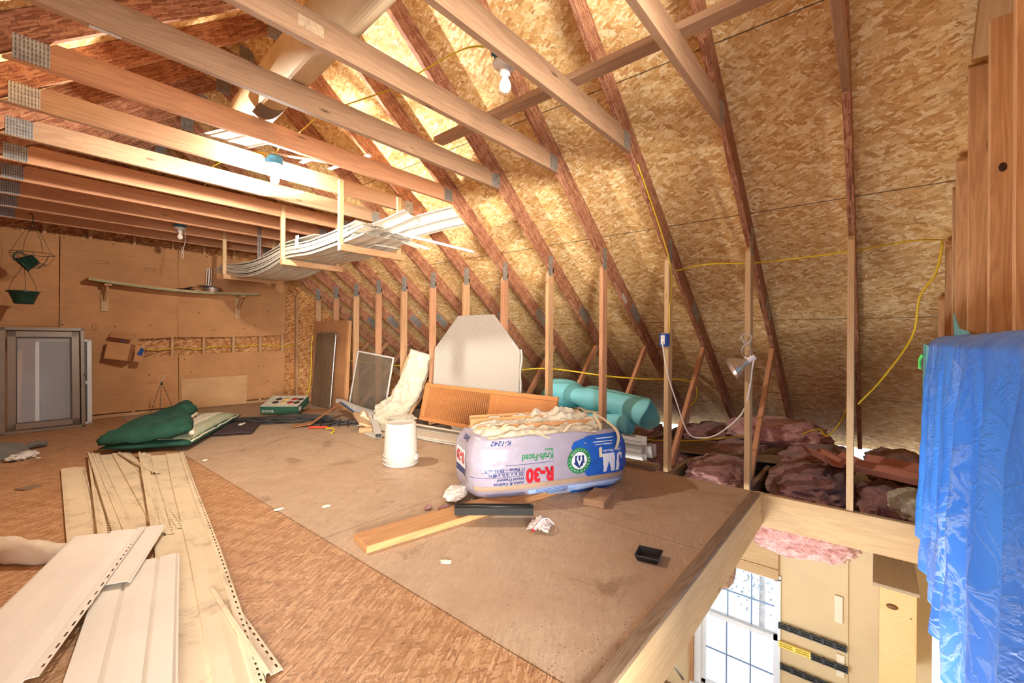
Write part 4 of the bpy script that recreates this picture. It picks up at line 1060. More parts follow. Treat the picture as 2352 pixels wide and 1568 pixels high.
siding('lower thin trim channel drooping from the front of the rack', [(2.40, 4.3, z9 + .03), (2.52, 3.8, z9 + .0), (2.68, 3.28, z9 - .19)], 'channel', hem=False, nu=10, name='trim_channel')
siding('thin trim strip drooping beside the lower channel of the rack', [(2.36, 4.3, z9 + .03), (2.48, 3.8, z9 - .01), (2.62, 3.33, z9 - .185)], 'strip', hem=False, nu=10, name='trim_channel')
siding('loose siding strip folded over the stack between the front hangers', [(2.16, 5.7, z9 - .085), (2.16, 5.3, z9 - .035), (2.16, 4.9, z9 + .0), (2.17, 4.3, z9 - .005)], 'flat', nu=12)
siding('short end piece lying on the stack behind the middle hanger', [(2.16, 6.5, z9 - .075), (2.16, 6.1, z9 - .085)], 'flat', nu=4)
bm = bmesh.new()
add_sheet(bm, lambda u, v: (2.075 - .004 + .003 * math.sin(v * 9), 4.62 + .07 * u, z9 - .10 + .14 * v), 2, 6, .004)
o = obj('siding_scrap', bm, M['vinyl']); tag(o, 'small folded siding scrap hooked on the side of the stack', 'siding')

# ------------------------------------------------------------ siding on the floor at the lower left
M['vinyl_dirty'] = (lambda: (lambda t: (lambda v: (lambda n, f: t.out(t.mix(t.math('MULTIPLY', t.ramp(n, [(.52, 0.0), (.72, 1.0)]), .6), t.ramp(f, [(.3, srgb(204, 186, 154)), (.7, srgb(218, 200, 168))]), srgb(112, 84, 56)), .5, 0, .35))(t.noise(t.scale(v, (1, 1, 1)), 5.0, 6, .75, .3), t.noise(v, 3, 4)))(t.coords()))(NT('vinyl_dirty')))()
M['vinyl_near'] = plain('vinyl_near', srgb(218, 210, 196), .45, var=.05, scale=4, spec=.4)
G = None
siding('short flat siding offcut at the far left of the floor pile', [(0.455, 5.12, .004), (0.33, 3.15, .004)], 'flat', 'vinyl_dirty', G, wscale=.75, nu=8)
siding('leftmost narrow slotted strip of the floor pile', [(0.60, 5.35, .012), (0.40, 3.1, .018)], 'strip', 'vinyl_dirty', G, nu=8)
siding('second narrow slotted strip of the floor pile, crossing the first', [(0.615, 5.5, .030), (0.46, 3.1, .022)], 'strip', 'vinyl_dirty', G, nu=8)
siding('third narrow strip of the floor pile, beside the wide brown stained panel', [(0.64, 5.52, .022), (0.50, 3.0, .014)], 'strip', 'vinyl_dirty', G, nu=8)
siding('wide brown stained siding panel, left of the long panel pair', [(0.745, 5.46, .004), (0.60, 3.05, .006)], 'double', 'vinyl_dirty', G, nu=10, wscale=.95)
siding('slanted narrow slotted strip between the stained panel and the long panel', [(0.80, 5.36, .022), (0.86, 4.35, .024)], 'strip', 'vinyl_dirty', G, nu=6)
siding('upper stacked edge strip along the left side of the long panel', [(0.915, 5.18, .032), (0.60, 3.02, .030)], 'strip', 'vinyl_dirty', G, nu=8)
siding('lower stacked edge strip beneath the slotted one, by the long panel', [(0.945, 5.17, .018), (0.64, 2.98, .016)], 'strip', 'vinyl_dirty', G, nu=8)
siding('longest siding panel of the floor pile, running to the bottom edge', [(1.065, 5.06, .004), (0.86, 3.9, .004), (0.64, 2.6, .004), (0.42, 1.42, .006)], 'double', 'vinyl_dirty', G, nu=14, wscale=1.0)
siding('narrow slotted strip sticking out right of the longest floor panel', [(0.64, 2.20, .004), (0.60, 1.50, .004)], 'strip', 'vinyl_dirty', G, nu=6)
siding('broad grooved panel on top of the pile at the bottom of the view', [(0.48, 2.66, .030), (0.22, 1.55, .032)], 'soffit', 'vinyl_near', G, nu=8, hem=False)
siding('diagonal siding panel on top of the floor pile, lower left corner', [(0.415, 3.06, .075), (0.27, 2.72, .066), (-0.03, 2.0, .062)], 'double', 'vinyl_near', G, nu=10, wscale=1.12)
siding('pointed cut siding piece under the diagonal panel', [(0.60, 3.02, .060), (0.36, 2.45, .054)], 'flat', 'vinyl_near', G, nu=6, wscale=.6, hem=False)
# drop cloth roll and grey cloth at left
M['canvas'] = plain('canvas', srgb(196, 180, 158), .85, var=.12, scale=9, bump=.4)
def rolled(name, lab, pts, rs, mat, cat, seed=0, n=22, flat=.6):
    P = smooth_path(pts, 10); bm = bmesh.new()
    R = [rs[min(int(i / 10), len(rs) - 1)] + (rs[min(int(i / 10) + 1, len(rs) - 1)] - rs[min(int(i / 10), len(rs) - 1)]) * ((i % 10) / 10) for i in range(len(P))]
    add_tube(bm, P, 1, n, R, flat)
    for v in bm.verts:
        v.co += V((fbm(v.co + V((seed, 0, 0)), 9, 3), fbm(v.co + V((0, seed, 3)), 9, 3), fbm(v.co + V((5, 0, seed)), 9, 3) * .8)) * .016
        v.co.z = max(v.co.z, .002)
    o = obj(name, bm, M[mat], None, None, True); return tag(o, lab, cat)
rolled('drop_cloth', 'rolled cream canvas cloth at the left edge, ending under the siding', [(-.25, 3.65, .05), (-.05, 3.42, .052), (.10, 3.22, .05), (.24, 3.05, .035)], [.06, .062, .06, .05], 'canvas', 'cloth', 2, 26, .75)
M['grey_cloth'] = plain('grey_cloth', srgb(104, 100, 94), .9, var=.12, scale=14, bump=.3)
rolled('grey_cloth', 'flat grey cloth roll on the floor below the window unit', [(-.25, 5.85, .03), (.02, 6.0, .035), (.18, 6.15, .035), (.25, 6.2, .03)], [.13, .13, .11, .06], 'grey_cloth', 'cloth', 4, 22, .3)
rolled('grey_tube_cloth', 'thin end of grey cloth beside the flat grey cloth roll', [(.20, 6.22, .03), (.28, 6.30, .035), (.37, 6.38, .03)], [.045, .05, .04], 'grey_cloth', 'cloth', 6, 16, .6)
bm = blob_bm(.12, .06, .03, .5, 8, 9, 3)
o = obj('plastic_wrapper', bm, plain('clear_wrap', srgb(206, 200, 190), .15, var=.25, scale=40), None, Matrix.Translation((.21, 5.87, .028)) @ Matrix.Rotation(.8, 4, 'Z')); tag(o, 'crumpled clear plastic wrapper on the floor beside the grey cloth', 'wrapper')

# green pet bed folded over
M['green_fabric'] = plain('green_fabric', srgb(34, 78, 62), .85, var=.22, scale=10, bump=.35)
M['sage_fabric'] = plain('sage_fabric', srgb(174, 178, 148), .85, var=.1, scale=12, bump=.3)
M['cream_fabric'] = plain('cream_fabric', srgb(224, 214, 190), .85, var=.08, scale=20, bump=.3)
BC = V((1.41, 6.0, 0)); BR = math.radians(57)
t = thing('quilted_pad', 'folded dark green quilted pad with sage lining, on the floor', 'cushion', BC, BR)
def pillow(lx, ly, lz, e=.5, nx=40, ny=30, wr=.012, seed=0, z0=0):
    bm = bmesh.new()
    def top(u, v, s):
        x = (u - .5) * 2; y = (v - .5) * 2
        k = max(0, (1 - abs(x) ** 3.2)) ** .5 * max(0, (1 - abs(y) ** 3.2)) ** .5
        z = lz * (.5 + .5 * s * k)
        w = wr * fbm((x * 3 + seed, y * 3, s), 1.2, 3) * k
        return (x * lx / 2 * (1 + .02 * math.sin(5 * y)), y * ly / 2, z0 + z + w * s)
    a = [[bm.verts.new(top(i / nx, j / ny, 1)) for j in range(ny + 1)] for i in range(nx + 1)]
    b = [[(a[i][j] if i in (0, nx) or j in (0, ny) else bm.verts.new(top(i / nx, j / ny, -1))) for j in range(ny + 1)] for i in range(nx + 1)]
    for i in range(nx):
        for j in range(ny):
            bm.faces.new((a[i][j], a[i+1][j], a[i+1][j+1], a[i][j+1]))
            bm.faces.new((b[i][j+1], b[i+1][j+1], b[i+1][j], b[i][j]))
    return bm
bm = pillow(1.66, .74, .13, seed=3, wr=.008); lobj('lower_layer', bm, M['green_fabric'], t, True)
def overlay_bm(zfn, nx=26, ny=18, th=.02):
    bm = bmesh.new(); add_sheet(bm, lambda u, v: zfn(u, v), nx, ny, th); return bm
# sage lining with a cream stripe, and the thick flap folded over from the back edge
def lining(u, v):
    x = -.76 + 1.54 * u; y = -.345 + .62 * v
    k = max(0, 1 - abs(2 * u - 1) ** 5) ** .5 * max(0, 1 - abs(2 * v - 1) ** 6) ** .5
    return (x, y, .078 + .075 * k + .012 * fbm((x * 5, y * 5, 2), 1, 3))
bm = overlay_bm(lining, 34, 20, .03); lobj('sage_lining', bm, M['sage_fabric'], t, True)
bm = overlay_bm(lambda u, v: V(lining(.14 + .78 * u, .22 + .30 * v)) + V((0, 0, .006)), 24, 8, .008); lobj('cream_stripe', bm, M['cream_fabric'], t, True)
bm = bmesh.new(); add_tube(bm, [V(lining(k / 24, 0)) + V((0, -.006, 0)) for k in range(25)] + [V(lining(1, k / 12)) + V((.006, 0, 0)) for k in range(1, 9)], .010, 8); lobj('piping', bm, M['cream_fabric'], t, True)
def yfront(x): return -.34 + .56 * (x + .80) / 1.6 + .07 * math.exp(-((x + .05) / .10) ** 2) - .05 * math.exp(-((x - .28) / .16) ** 2)
def flap(u, v):
    x = -.80 + 1.48 * u; y0 = .37; y = y0 + (yfront(x) - y0) * v
    k = max(0, 1 - abs(2 * v - 1) ** 4) ** .5 * max(0, 1 - abs(2 * u - 1) ** 5) ** .5
    lift = .05 * max(0, (x + .4)) * v
    return (x, y, .085 + .09 * v ** 3 + .115 * k + lift + .030 * fbm((x * 4, y * 4, 1), 1.4, 4))
bm = overlay_bm(flap, 40, 26, .05); lobj('folded_flap', bm, M['green_fabric'], t, True)
bm = bmesh.new(); add_tube(bm, [V(flap(.02 + .97 * k / 26, 1)) + V((0.004, -.026, -.014)) for k in range(27)], .024, 8); lobj('flap_edge', bm, M['cream_fabric'], t, True)
for u, v in ((.12, .85), (.26, .88), (.18, .5), (.38, .45), (.30, .2), (.62, .35)):
    p = V(flap(u, v)); bm = bmesh.new(); add_lathe(bm, [(.014, 0), (.014, .005), (0, .008)], 12, Matrix.Translation(p + V((0, 0, .001)))); lobj('button', bm, M['cream_fabric'], t, True)
bm = pillow(.72, .40, .045, seed=8)
M['plum_fabric'] = plain('plum_fabric', srgb(62, 48, 50), .85, var=.15, scale=14)
t = thing('dark_bag', 'dark plum fabric bag lying flat behind the green pad', 'bag', (1.93, 5.86, 0), math.radians(62))
lobj('body', bm, M['plum_fabric'], t, True)
bm = bmesh.new()
for k in range(6): add_box(bm, (.02 + k * .03, -.03 - .004 * k, .045), (.03 + k * .03, .0 + .012 * (k % 2), .048))
lobj('white_lettering', bm, M['cream_fabric'], t)
# plant saucer with hanger strands
t = thing('hanging_saucer', 'black plant saucer with a wire hanger standing behind the green pad', 'planter', (1.50, 7.35, 0))
bm = bmesh.new(); add_lathe(bm, [(.001, .0), (.13, 0), (.155, .045), (.16, .05), (.152, .05), (.128, .008), (.001, .006)], 36, None, False); lobj('saucer', bm, M['black_plastic'], t, True)
for k in range(3):
    a = 2 * PI * k / 3 + .2
    bm = bmesh.new(); add_tube(bm, smooth_path([(.155 * math.cos(a), .155 * math.sin(a), .048), (.09 * math.cos(a), .09 * math.sin(a), .25), (.012 * math.cos(a), .012 * math.sin(a), .47)], 5), .003, 5); lobj('strand', bm, M['green_wire'], t, True)
bm = bmesh.new(); add_tube(bm, smooth_path([(0, 0, .46), (0.0, 0, .50)], 3), .012, 8); lobj('collar', bm, M['green_plastic'], t, True)
bm = bmesh.new(); add_tube(bm, smooth_path([(0, 0, .50), (.0, 0, .53), (.03, 0, .56), (.0, 0, .59), (-.035, 0, .565)], 6), .003, 5); lobj('hook', bm, M['steel'], t, True)

# ------------------------------------------------------------ middle floor clutter
# bucket turned upside down
t = thing('bucket', 'white plastic bucket standing upside down on the floor', 'bucket', (2.335, 3.21, 0))
bm = bmesh.new(); add_lathe(bm, [(.001, .362), (.118, .362), (.124, .366), (.130, .362), (.133, .35), (.143, .14), (.1435, .12), (.1435, .001), (.139, .001), (.139, .1), (.128, .34), (.001, .356)], 56, None, False); lobj('body', bm, M['white_plastic'], t, True)
for z in (.088, .055, .018):
    bm = bmesh.new(); add_lathe(bm, [(.144, z - .005), (.153, z - .005), (.154, z), (.153, z + .005), (.144, z + .005)], 56, None, False); lobj('rib', bm, M['white_plastic'], t, True)
bm = bmesh.new(); add_lathe(bm, [(.05, .3625), (.052, .3635), (.055, .3625)], 32, None, False); lobj('base_ring', bm, M['white_plastic'], t, True)
rbox('handle_lug', (-.02, -.012, .05), (.02, .006, .10), M['white_plastic'], t, .004, 2, mw=WM[t] @ Matrix.Rotation(.45, 4, 'Z') @ Matrix.Translation((0, -.15, 0)))
# game box
M['box_green'] = plain('box_green', srgb(44, 82, 62), .6, var=.2, scale=12)
M['box_cream'] = plain('box_cream', srgb(196, 188, 168), .6, var=.12, scale=8)
gb = V((2.80, 6.62, .02)); gr = math.radians(-47)
t = thing('game_box', 'dusty green and cream ball game box on the floor near the wall', 'box', gb, gr)
WM[t] = WM[t] @ Matrix.Translation((0, -.2, 0)) @ Matrix.Rotation(math.radians(15), 4, 'X') @ Matrix.Translation((0, .2, 0)); t.matrix_basis = WM[t]
_prop = obj('rag', blob_bm(.20, .09, .04, .2, 4, 3, 3), M['canvas'], None, Matrix.Translation(gb + V((.16, .17, .02))) @ Matrix.Rotation(gr, 4, 'Z'), True); tag(_prop, 'pale rolled rag under the back of the game box', 'rag')
lobj('box', (lambda b: (add_box(b, (-.26, -.20, 0), (.26, .20, .115)), bevel(b, .004), b)[2])(bmesh.new()), M['box_green'], t)
lobj('lid_print', (lambda b: (add_box(b, (-.258, -.198, .1152), (.258, .198, .117)), b)[1])(bmesh.new()), M['box_cream'], t)
for i, (cx, cy, mt) in enumerate([(-.11, .07, (40, 42, 38)), (.0, .07, (220, 180, 100)), (.11, .07, (160, 48, 40)), (.20, .06, (52, 40, 42)), (-.11, -.05, (40, 42, 38)), (.0, -.05, (220, 180, 100)), (.10, -.055, (160, 40, 44)), (.19, -.06, (50, 40, 42))]):
    bm = bmesh.new(); add_lathe(bm, [(.045, 0), (.043, .002), (0, .0025)], 20, Matrix.Translation((cx, cy, .117))); lobj('printed_ball', bm, plain('ball_ink_%d' % i, srgb(*mt), .4), t, True)
def text_bm(s, size=1.0, bold=0.0, shear=0.0):
    cu = bpy.data.curves.new('lettering', 'FONT'); cu.body = s; cu.size = size; cu.align_x = 'CENTER'; cu.align_y = 'BOTTOM_BASELINE'
    cu.offset = bold; cu.shear = shear; cu.resolution_u = 4
    o = bpy.data.objects.new('lettering', cu); COL.objects.link(o)
    dg = bpy.context.evaluated_depsgraph_get(); me = bpy.data.meshes.new_from_object(o.evaluated_get(dg))
    bm = bmesh.new(); bm.from_mesh(me); bpy.data.objects.remove(o); bpy.data.curves.remove(cu); bpy.data.meshes.remove(me)
    return bm
def fit(bm, x0, x1, y0, y1, flip=False):
    xs = [v.co.x for v in bm.verts]; ys = [v.co.y for v in bm.verts]
    a, b, c, d = min(xs), max(xs), min(ys), max(ys)
    for v in bm.verts:
        u = (v.co.x - a) / (b - a); w = (v.co.y - c) / (d - c)
        if flip: u, w = 1 - u, 1 - w
        v.co = V((x0 + (x1 - x0) * u, y0 + (y1 - y0) * w, 0))
    return bm
bm = fit(text_bm('BOULE', 1, .02), -.235, -.08, .028, .062, True)
lobj('box_lettering', bm, M['box_cream'], t, False, Matrix.Translation((0, -.2015, 0)) @ Matrix.Rotation(PI / 2, 4, 'X'))
rbox('white_label', (.261, -.17, .03), (.2625, -.09, .085), M['white_plastic'], t, 0)
# dark roofing felt pieces
t = thing('felt_stack', 'stack of curled black roofing felt pieces before the game box', 'roofing felt', (2.45, 5.95, 0))
for k in range(5):
    bm = bmesh.new(); sx = .46 - .03 * k; dz = .006 + .014 * k
    add_sheet(bm, lambda u, v: ((u - .5) * 2 * sx * .8 - (v - .5) * .35 + .02 * k, -(u - .5) * 2 * sx * .55 + (v - .5) * .55 - .01 * k, dz + .035 * max(0, math.sin(PI * u * 1.1 + k)) * (.3 + .7 * v) + .008 * fbm((u * 5, v * 5, k), 1, 2)), 20, 10, .004)
    lobj('felt_piece', bm, M['felt'], t, True)
# torn cardboard flap bent to a peak
M['blue_band'] = plain('blue_band', srgb(58, 84, 128), .7)
def strip_sheet(pts, wv, th=.005):
    """bent strip: pts centre line, wv width vector"""
    P = [V(p) for p in pts]; bm = bmesh.new(); n = len(P) - 1; W = V(wv)
    add_sheet(bm, lambda u, v: P[min(int(u * n + 1e-6), n)].lerp(P[min(int(u * n + 1e-6) + 1, n)], u * n - int(u * n + 1e-6)) + W * (v - .5), n * 4, 2, th); return bm
t = thing('bent_cardboard', 'torn cardboard strip bent into a peak with a blue band', 'cardboard', (2.9, 5.6, 0))
obj('strip', strip_sheet([(2.42, 5.55, .01), (2.62, 5.45, .035), (2.98, 5.62, .16), (3.13, 5.70, .21), (3.12, 5.35, .12), (3.02, 5.06, .015)], (.10, .17, 0)), M['cardboard_dark'], t)
obj('blue_band', strip_sheet([(3.132, 5.68, .214), (3.125, 5.34, .127), (3.022, 5.05, .022)], (.055, .06, 0), .002), M['blue_band'], t)
o = rbox('cardboard_scrap', (-.28, -.12, 0), (.28, .12, .006), M['cardboard_dark'], None, 0, mw=Matrix.Translation((3.15, 6.5, .004)) @ Matrix.Rotation(-.7, 4, 'Z')); tag(o, 'flat brown cardboard scrap on the floor behind the bent strip', 'cardboard')
# black plastic lattice
t = thing('plastic_lattice', 'tangled black plastic lattice on the floor under the bent cardboard', 'lattice', (2.85, 5.15, 0))
for k in range(9):
    a = rng.uniform(-.4, .4); c = V((2.75 + .05 * k, 5.35 - .05 * k, .015 + .008 * (k % 4)))
    d = V((math.cos(-.6 + a), math.sin(-.6 + a), rng.uniform(-.03, .06))) * rng.uniform(.15, .3)
    board('bar', c - d, c + d + V((0, 0, .012)), .028, .012, M['black_plastic'], t)
for k in range(6):
    c = V((2.70 + .08 * k, 5.35 - .07 * k, .035)); d = V((.08, .12, .01)); board('bar', c - d, c + d, .02, .010, M['black_plastic'], t)
o = tube('electric_cable', [(2.60, 5.05, .02), (2.62, 4.95, .035), (2.60, 4.86, .02), (2.53, 4.80, .010)], .009, M['yellow_cable'], n=6); tag(o, 'short curled yellow cable end on the floor by the lattice', 'cable')
o = tube('red_tool_handle', [(2.50, 5.28, .016), (2.58, 5.20, .018), (2.66, 5.13, .016)], .013, plain('red_plastic', srgb(206, 70, 44), .4), n=8); tag(o, 'small red plastic handle on the floor by the lattice', 'tool')
# short boards and block
o = board('short_board', (3.02, 5.03, .14), (2.86, 4.62, .075), .145, .03, M['lumber_pale'], None, (.35, -.2, 1)); tag(o, 'short pale board with rounded end propped on a block', 'board')
o = rbox('wood_block', (-.075, -.045, 0), (.075, .045, .055), M['lumber_stud'], None, .002, mw=Matrix.Translation((2.86, 4.60, 0)) @ Matrix.Rotation(-.75, 4, 'Z')); tag(o, 'brown block on the floor under the propped short board', 'block')
# downspouts
def downspout(a, b, lab, w=.075, h=.055):
    mm, L = frame(a, b, (0, 0, 1)); bm = bmesh.new()
    n = 4
    def ring(x, s, k): return [(x, (-w/2) * s, -h/2 * s), (x, w/2 * s, -h/2 * s), (x, w/2 * s, -h/6 * s), (x, w/2 * s - .006, 0), (x, w/2 * s, h/6 * s), (x, w/2 * s, h/2 * s), (x, -w/2 * s, h/2 * s), (x, -w/2 * s, h/6 * s), (x, -w/2 * s + .006, 0), (x, -w/2 * s, -h/6 * s)]
    rr = [[bm.verts.new(p) for p in ring(x, s, 0)] for x, s in ((0, 1), (L, 1), (L, .93), (0, .93), )]
    for i in range(4):
        A, B = rr[i], rr[(i + 1) % 4]
        for k in range(10): bm.faces.new((A[k], A[(k+1) % 10], B[(k+1) % 10], B[k]))
    o = obj('downspout', bm, M['white_metal'], None, mm); return tag(o, lab, 'downspout', 'white downspouts')
downspout((3.28, 6.02, .19), (3.13, 4.85, .12), 'white downspout lying raised across the bent cardboard')
downspout((3.17, 4.95, .07), (2.74, 4.17, .034), 'white downspout sloping to the floor behind the bucket')
# siding behind the bucket
for k, (a, b, kind, z, lab) in enumerate((((3.13, 5.0), (3.36, 3.05), 'soffit', .010, 'broad white panel lying along the louvered door'), ((3.28, 5.0), (3.44, 3.1), 'strip', .055, 'slotted white strip along the foot of the louvered door'),
        ((2.99, 4.3), (3.12, 3.2), 'strip', .006, 'slotted white strip on the floor right of the bucket'), ((3.05, 4.1), (3.20, 3.15), 'flat', .028, 'short white flat strip on the broad panel right of the bucket'), ((2.86, 4.5), (2.80, 4.2), 'flat', .004, 'small white offcut on the floor left of the bucket top'))):
    siding(lab, [(a[0], a[1], z), (b[0], b[1], z)], kind, 'vinyl', None, nu=6, wscale=1.0 if k else 1.25)
o = board('red_strip', (3.32, 4.97, .062), (3.40, 4.35, .072), .03, .006, plain('red_trim', srgb(176, 44, 36), .5), None); tag(o, 'thin red strip lying among the white panels by the insulation', 'strip')
# gutters behind the insulation bag
def gutter(a, b, lab, rz=0):
    mm, L = frame(a, b, (0, 0, 1)); bm = bmesh.new()
    prof = [(-.055, .06), (-.055, -.05), (.03, -.05), (.04, -.02), (.055, .0), (.06, .03), (.066, .035), (.066, .06), (.055, .06)]
    def fn(u, v):
        k = v * 8; j = min(int(k + 1e-6), 7); f = k - j
        return (u * L, prof[j][0] + (prof[j+1][0] - prof[j][0]) * f, prof[j][1] + (prof[j+1][1] - prof[j][1]) * f)
    add_sheet(bm, fn, 2, 8, .003)
    o = obj('gutter', bm, M['white_metal'], None, mm); return tag(o, lab, 'gutter', 'white gutters behind the knee wall')
gutter((3.80, 1.60, .055), (3.78, 3.0, .055), 'lowest white gutter, its open end beside the outlet post')
gutter((3.92, 1.56, .075), (3.90, 3.0, .075), 'middle white gutter, behind the lowest one')
gutter((3.84, 1.62, .15), (3.86, 3.0, .15), 'topmost white gutter, its end under the foam rolls')
# ------------------------------------------------------------ things leaning on the knee wall
M['door_wood'] = wood('door_wood', srgb(200, 138, 84), srgb(168, 104, 58), knots=False, var=.04, streak=.25, rough=.45)
t = thing('louvered_door', 'orange brown louvered bifold door panel lying on its side', 'door', (3.45, 3.35, .1))
a = V((3.425, 4.33, .10)); top = V((3.53, 4.33, .545)); ux = V((-.0, -1, 0)); uz = (top - a).normalized(); un = ux.cross(uz)
dm = Matrix((ux, uz, un)).transposed().to_4x4(); dm.translation = a
if un.x > 0: pass
HD = (top - a).length; LD = 1.98
def dpart(nm, lo, hi, mt='door_wood', bev=.003):
    bm = bmesh.new(); add_box(bm, lo, hi); bevel(bm, bev)
    c = V([(p + q) / 2 for p, q in zip(lo, hi)]); long = 0 if hi[0] - lo[0] > hi[1] - lo[1] else 1
    bmesh.ops.translate(bm, verts=bm.verts, vec=-c)
    m2 = Matrix.Translation(c)
    if long == 1:
        r = Matrix.Rotation(PI / 2, 4, 'Z'); bmesh.ops.transform(bm, matrix=r.inverted(), verts=bm.verts); m2 = m2 @ r
    return obj(nm, bm, M[mt], t, dm @ m2)
dpart('stile', (0, 0, -.014), (LD, .045, .014)); dpart('stile', (0, HD - .045, -.014), (LD, HD, .014))
dpart('rail', (0, .046, -.0135), (.075, HD - .046, .0135)); dpart('rail', (1.11, .046, -.0135), (1.22, HD - .046, .0135)); dpart('rail', (LD - .11, .046, -.0135), (LD, HD - .046, .0135))
bm = bmesh.new()
nl_ = 34
for k in range(nl_):
    x = .075 + (1.11 - .075) * (k + .5) / nl_
    add_box(bm, (-.0035, .046, -.0115), (.0035, HD - .046, .0115), Matrix.Translation((x, 0, 0)) @ Matrix.Rotation(math.radians(2), 4, 'Y'))
obj('louvers', bm, M['door_wood'], t, dm)
bm = bmesh.new(); vs, fs = add_box(bm, (1.22, .046, -.008), (LD - .11, HD - .046, .008)); obj('raised_panel', bm, M['door_wood'], t, dm)
bm = bmesh.new(); add_box(bm, (1.27, .085, -.013), (LD - .16, HD - .085, .013)); bevel(bm, .008, 1); obj('panel_field', bm, M['door_wood'], t, dm)

def wrap_mat():
    t = NT('plastic_wrap_white'); v = t.coords(rnd=False)
    w = t.n('TexWave', wave_type='BANDS', bands_direction='X'); w.inputs['Scale'].default_value = 5.0; w.inputs['Distortion'].default_value = 6.0; w.inputs['Detail'].default_value = 3.0; w.inputs['Detail Scale'].default_value = .7
    t.l(t.scale(v, (1.6, .5, 1), (0, 0, math.radians(-32))), w.inputs['Vector'])
    k = t.ramp(w.outputs['Color'], [(.62, 0.0), (.95, 1.0)])
    m_ = t.ramp(t.noise(v, 1.6, 3), [(.42, 0.0), (.6, 1.0)])
    t.bump(t.math('MULTIPLY', k, m_), .35, .008)
    return t.out(t.mix(t.math('MULTIPLY', t.math('MULTIPLY', k, m_), .12), srgb(178, 170, 158), srgb(140, 128, 114)), .35, 0, .45)
M['wrap'] = wrap_mat()
t = thing('octagonal_panel', 'large white octagonal panel wrapped in plastic, leaning on the posts', 'tabletop', (3.59, 3.58, .0))
bm = bmesh.new()
R8 = .686; cut = .40
poly = [(-R8, -.285), (-.285, -R8), (.285, -R8), (R8, -.285), (R8, .285), (.285, R8), (-.285, R8), (-R8, .285)]
add_prism(bm, poly, .032); bevel(bm, .008, 2)
om = Matrix.Translation((3.592, 3.585, .695)) @ Matrix.Rotation(math.radians(3.0), 4, 'Y') @ Matrix(((0, 0, 1, 0), (-1, 0, 0, 0), (0, 1, 0, 0), (0, 0, 0, 1)))
obj('wrapped_board', bm, M['wrap'], t, om)
bm = bmesh.new(); add_tube(bm, smooth_path([(.69, .30, .02), (.70, .2, .03), (.695, .05, .015), (.70, -.1, .03), (.69, -.28, .02)], 6), .012, 6); obj('loose_wrap', bm, M['wrap'], t, om, True)

# cardboard sheet, table leaf
t = thing('cardboard_box_flat', 'tall flattened cardboard box leaning on the far knee wall posts', 'cardboard', (3.55, 6.8, 0))
cm2 = Matrix.Translation((3.50, 7.33, .002)) @ Matrix.Rotation(math.radians(2.5), 4, 'Y') @ Matrix(((0, 0, 1, 0), (-1, 0, 0, 0), (0, 1, 0, 0), (0, 0, 0, 1)))
bm = bmesh.new(); add_box(bm, (0, 0, 0), (1.06, 1.38, .03)); bevel(bm, .004); obj('front_face', bm, M['cardboard_dark'], t, cm2)
bm = bmesh.new(); add_box(bm, (1.061, 0.005, 0.0), (1.10, 1.37, .05)); obj('side_fold', bm, M['cardboard'], t, cm2)
M['walnut'] = wood('walnut', srgb(120, 98, 76), srgb(72, 54, 40), knots=False, var=.02, streak=.5, rough=.4)
t = thing('table_leaf', 'dark wood grain table leaf with rounded corners, leaning on the cardboard box', 'table leaf', (3.42, 6.75, 0))
lm = Matrix.Translation((3.375, 7.06, .004)) @ Matrix.Rotation(math.radians(4.5), 4, 'Y') @ Matrix(((0, 0, 1, 0), (-1, 0, 0, 0), (0, 1, 0, 0), (0, 0, 0, 1)))
def rrect(w, h, r, n=6, ox=0, oy=0):
    pts = []
    for cx, cy, a0 in ((w - r, r, -PI/2), (w - r, h - r, 0), (r, h - r, PI/2), (r, r, PI)):
        for k in range(n + 1): a = a0 + PI / 2 * k / n; pts.append((ox + cx + r * math.cos(a), oy + cy + r * math.sin(a)))
    return pts
bm = bmesh.new(); add_prism(bm, rrect(.60, 1.19, .05), .022)
for v in bm.verts: v.co = V((v.co.y, -v.co.x, v.co.z))
obj('board', bm, M['walnut'], t, lm @ Matrix.Rotation(PI / 2, 4, 'Z'))
bm = bmesh.new(); add_tube(bm, [(x, y, .011) for x, y in rrect(.60, 1.19, .05)], .012, 8, closed=True); obj('metal_edge', bm, M['steel'], t, lm, True)
o = tube('electric_cable', [(3.62, 7.50, 1.15), (3.60, 7.52, .95), (3.59, 7.5, .6), (3.57, 7.52, .25), (3.54, 7.6, .06), (3.48, 7.55, .03)], .009, M['yellow_cable'], n=6); tag(o, 'yellow cable hanging loose beside the table leaf', 'cable')
# window screen
t = thing('window_screen', 'white framed window screen tilted on a corner against the posts', 'screen', (3.5, 5.3, 0))
bl = V((3.42, 5.97, .13)); tl_ = V((3.52, 5.56, .80)); br = V((3.44, 5.10, .055))
ux = (br - bl).normalized(); uy = (tl_ - bl); uy = (uy - ux * uy.dot(ux)).normalized(); un = ux.cross(uy)
sm = Matrix((ux, uy, un)).transposed().to_4x4(); sm.translation = bl
W_, H_ = (br - bl).length, .80
for nm, lo, hi in (('frame_bar', (0, 0, -.008), (W_, .022, .008)), ('frame_bar', (0, H_ - .022, -.008), (W_, H_, .008)), ('frame_bar', (0, .022, -.0078), (.022, H_ - .022, .0078)), ('frame_bar', (W_ - .022, .022, -.0078), (W_, H_ - .022, .0078))):
    bm = bmesh.new(); add_box(bm, lo, hi); bevel(bm, .002); obj(nm, bm, M['white_metal'], t, sm)
bm = bmesh.new(); add_box(bm, (.02, .02, -.0015), (W_ - .02, H_ - .02, .0015)); obj('mesh_cloth', bm, M['screen_mesh'], t, sm)
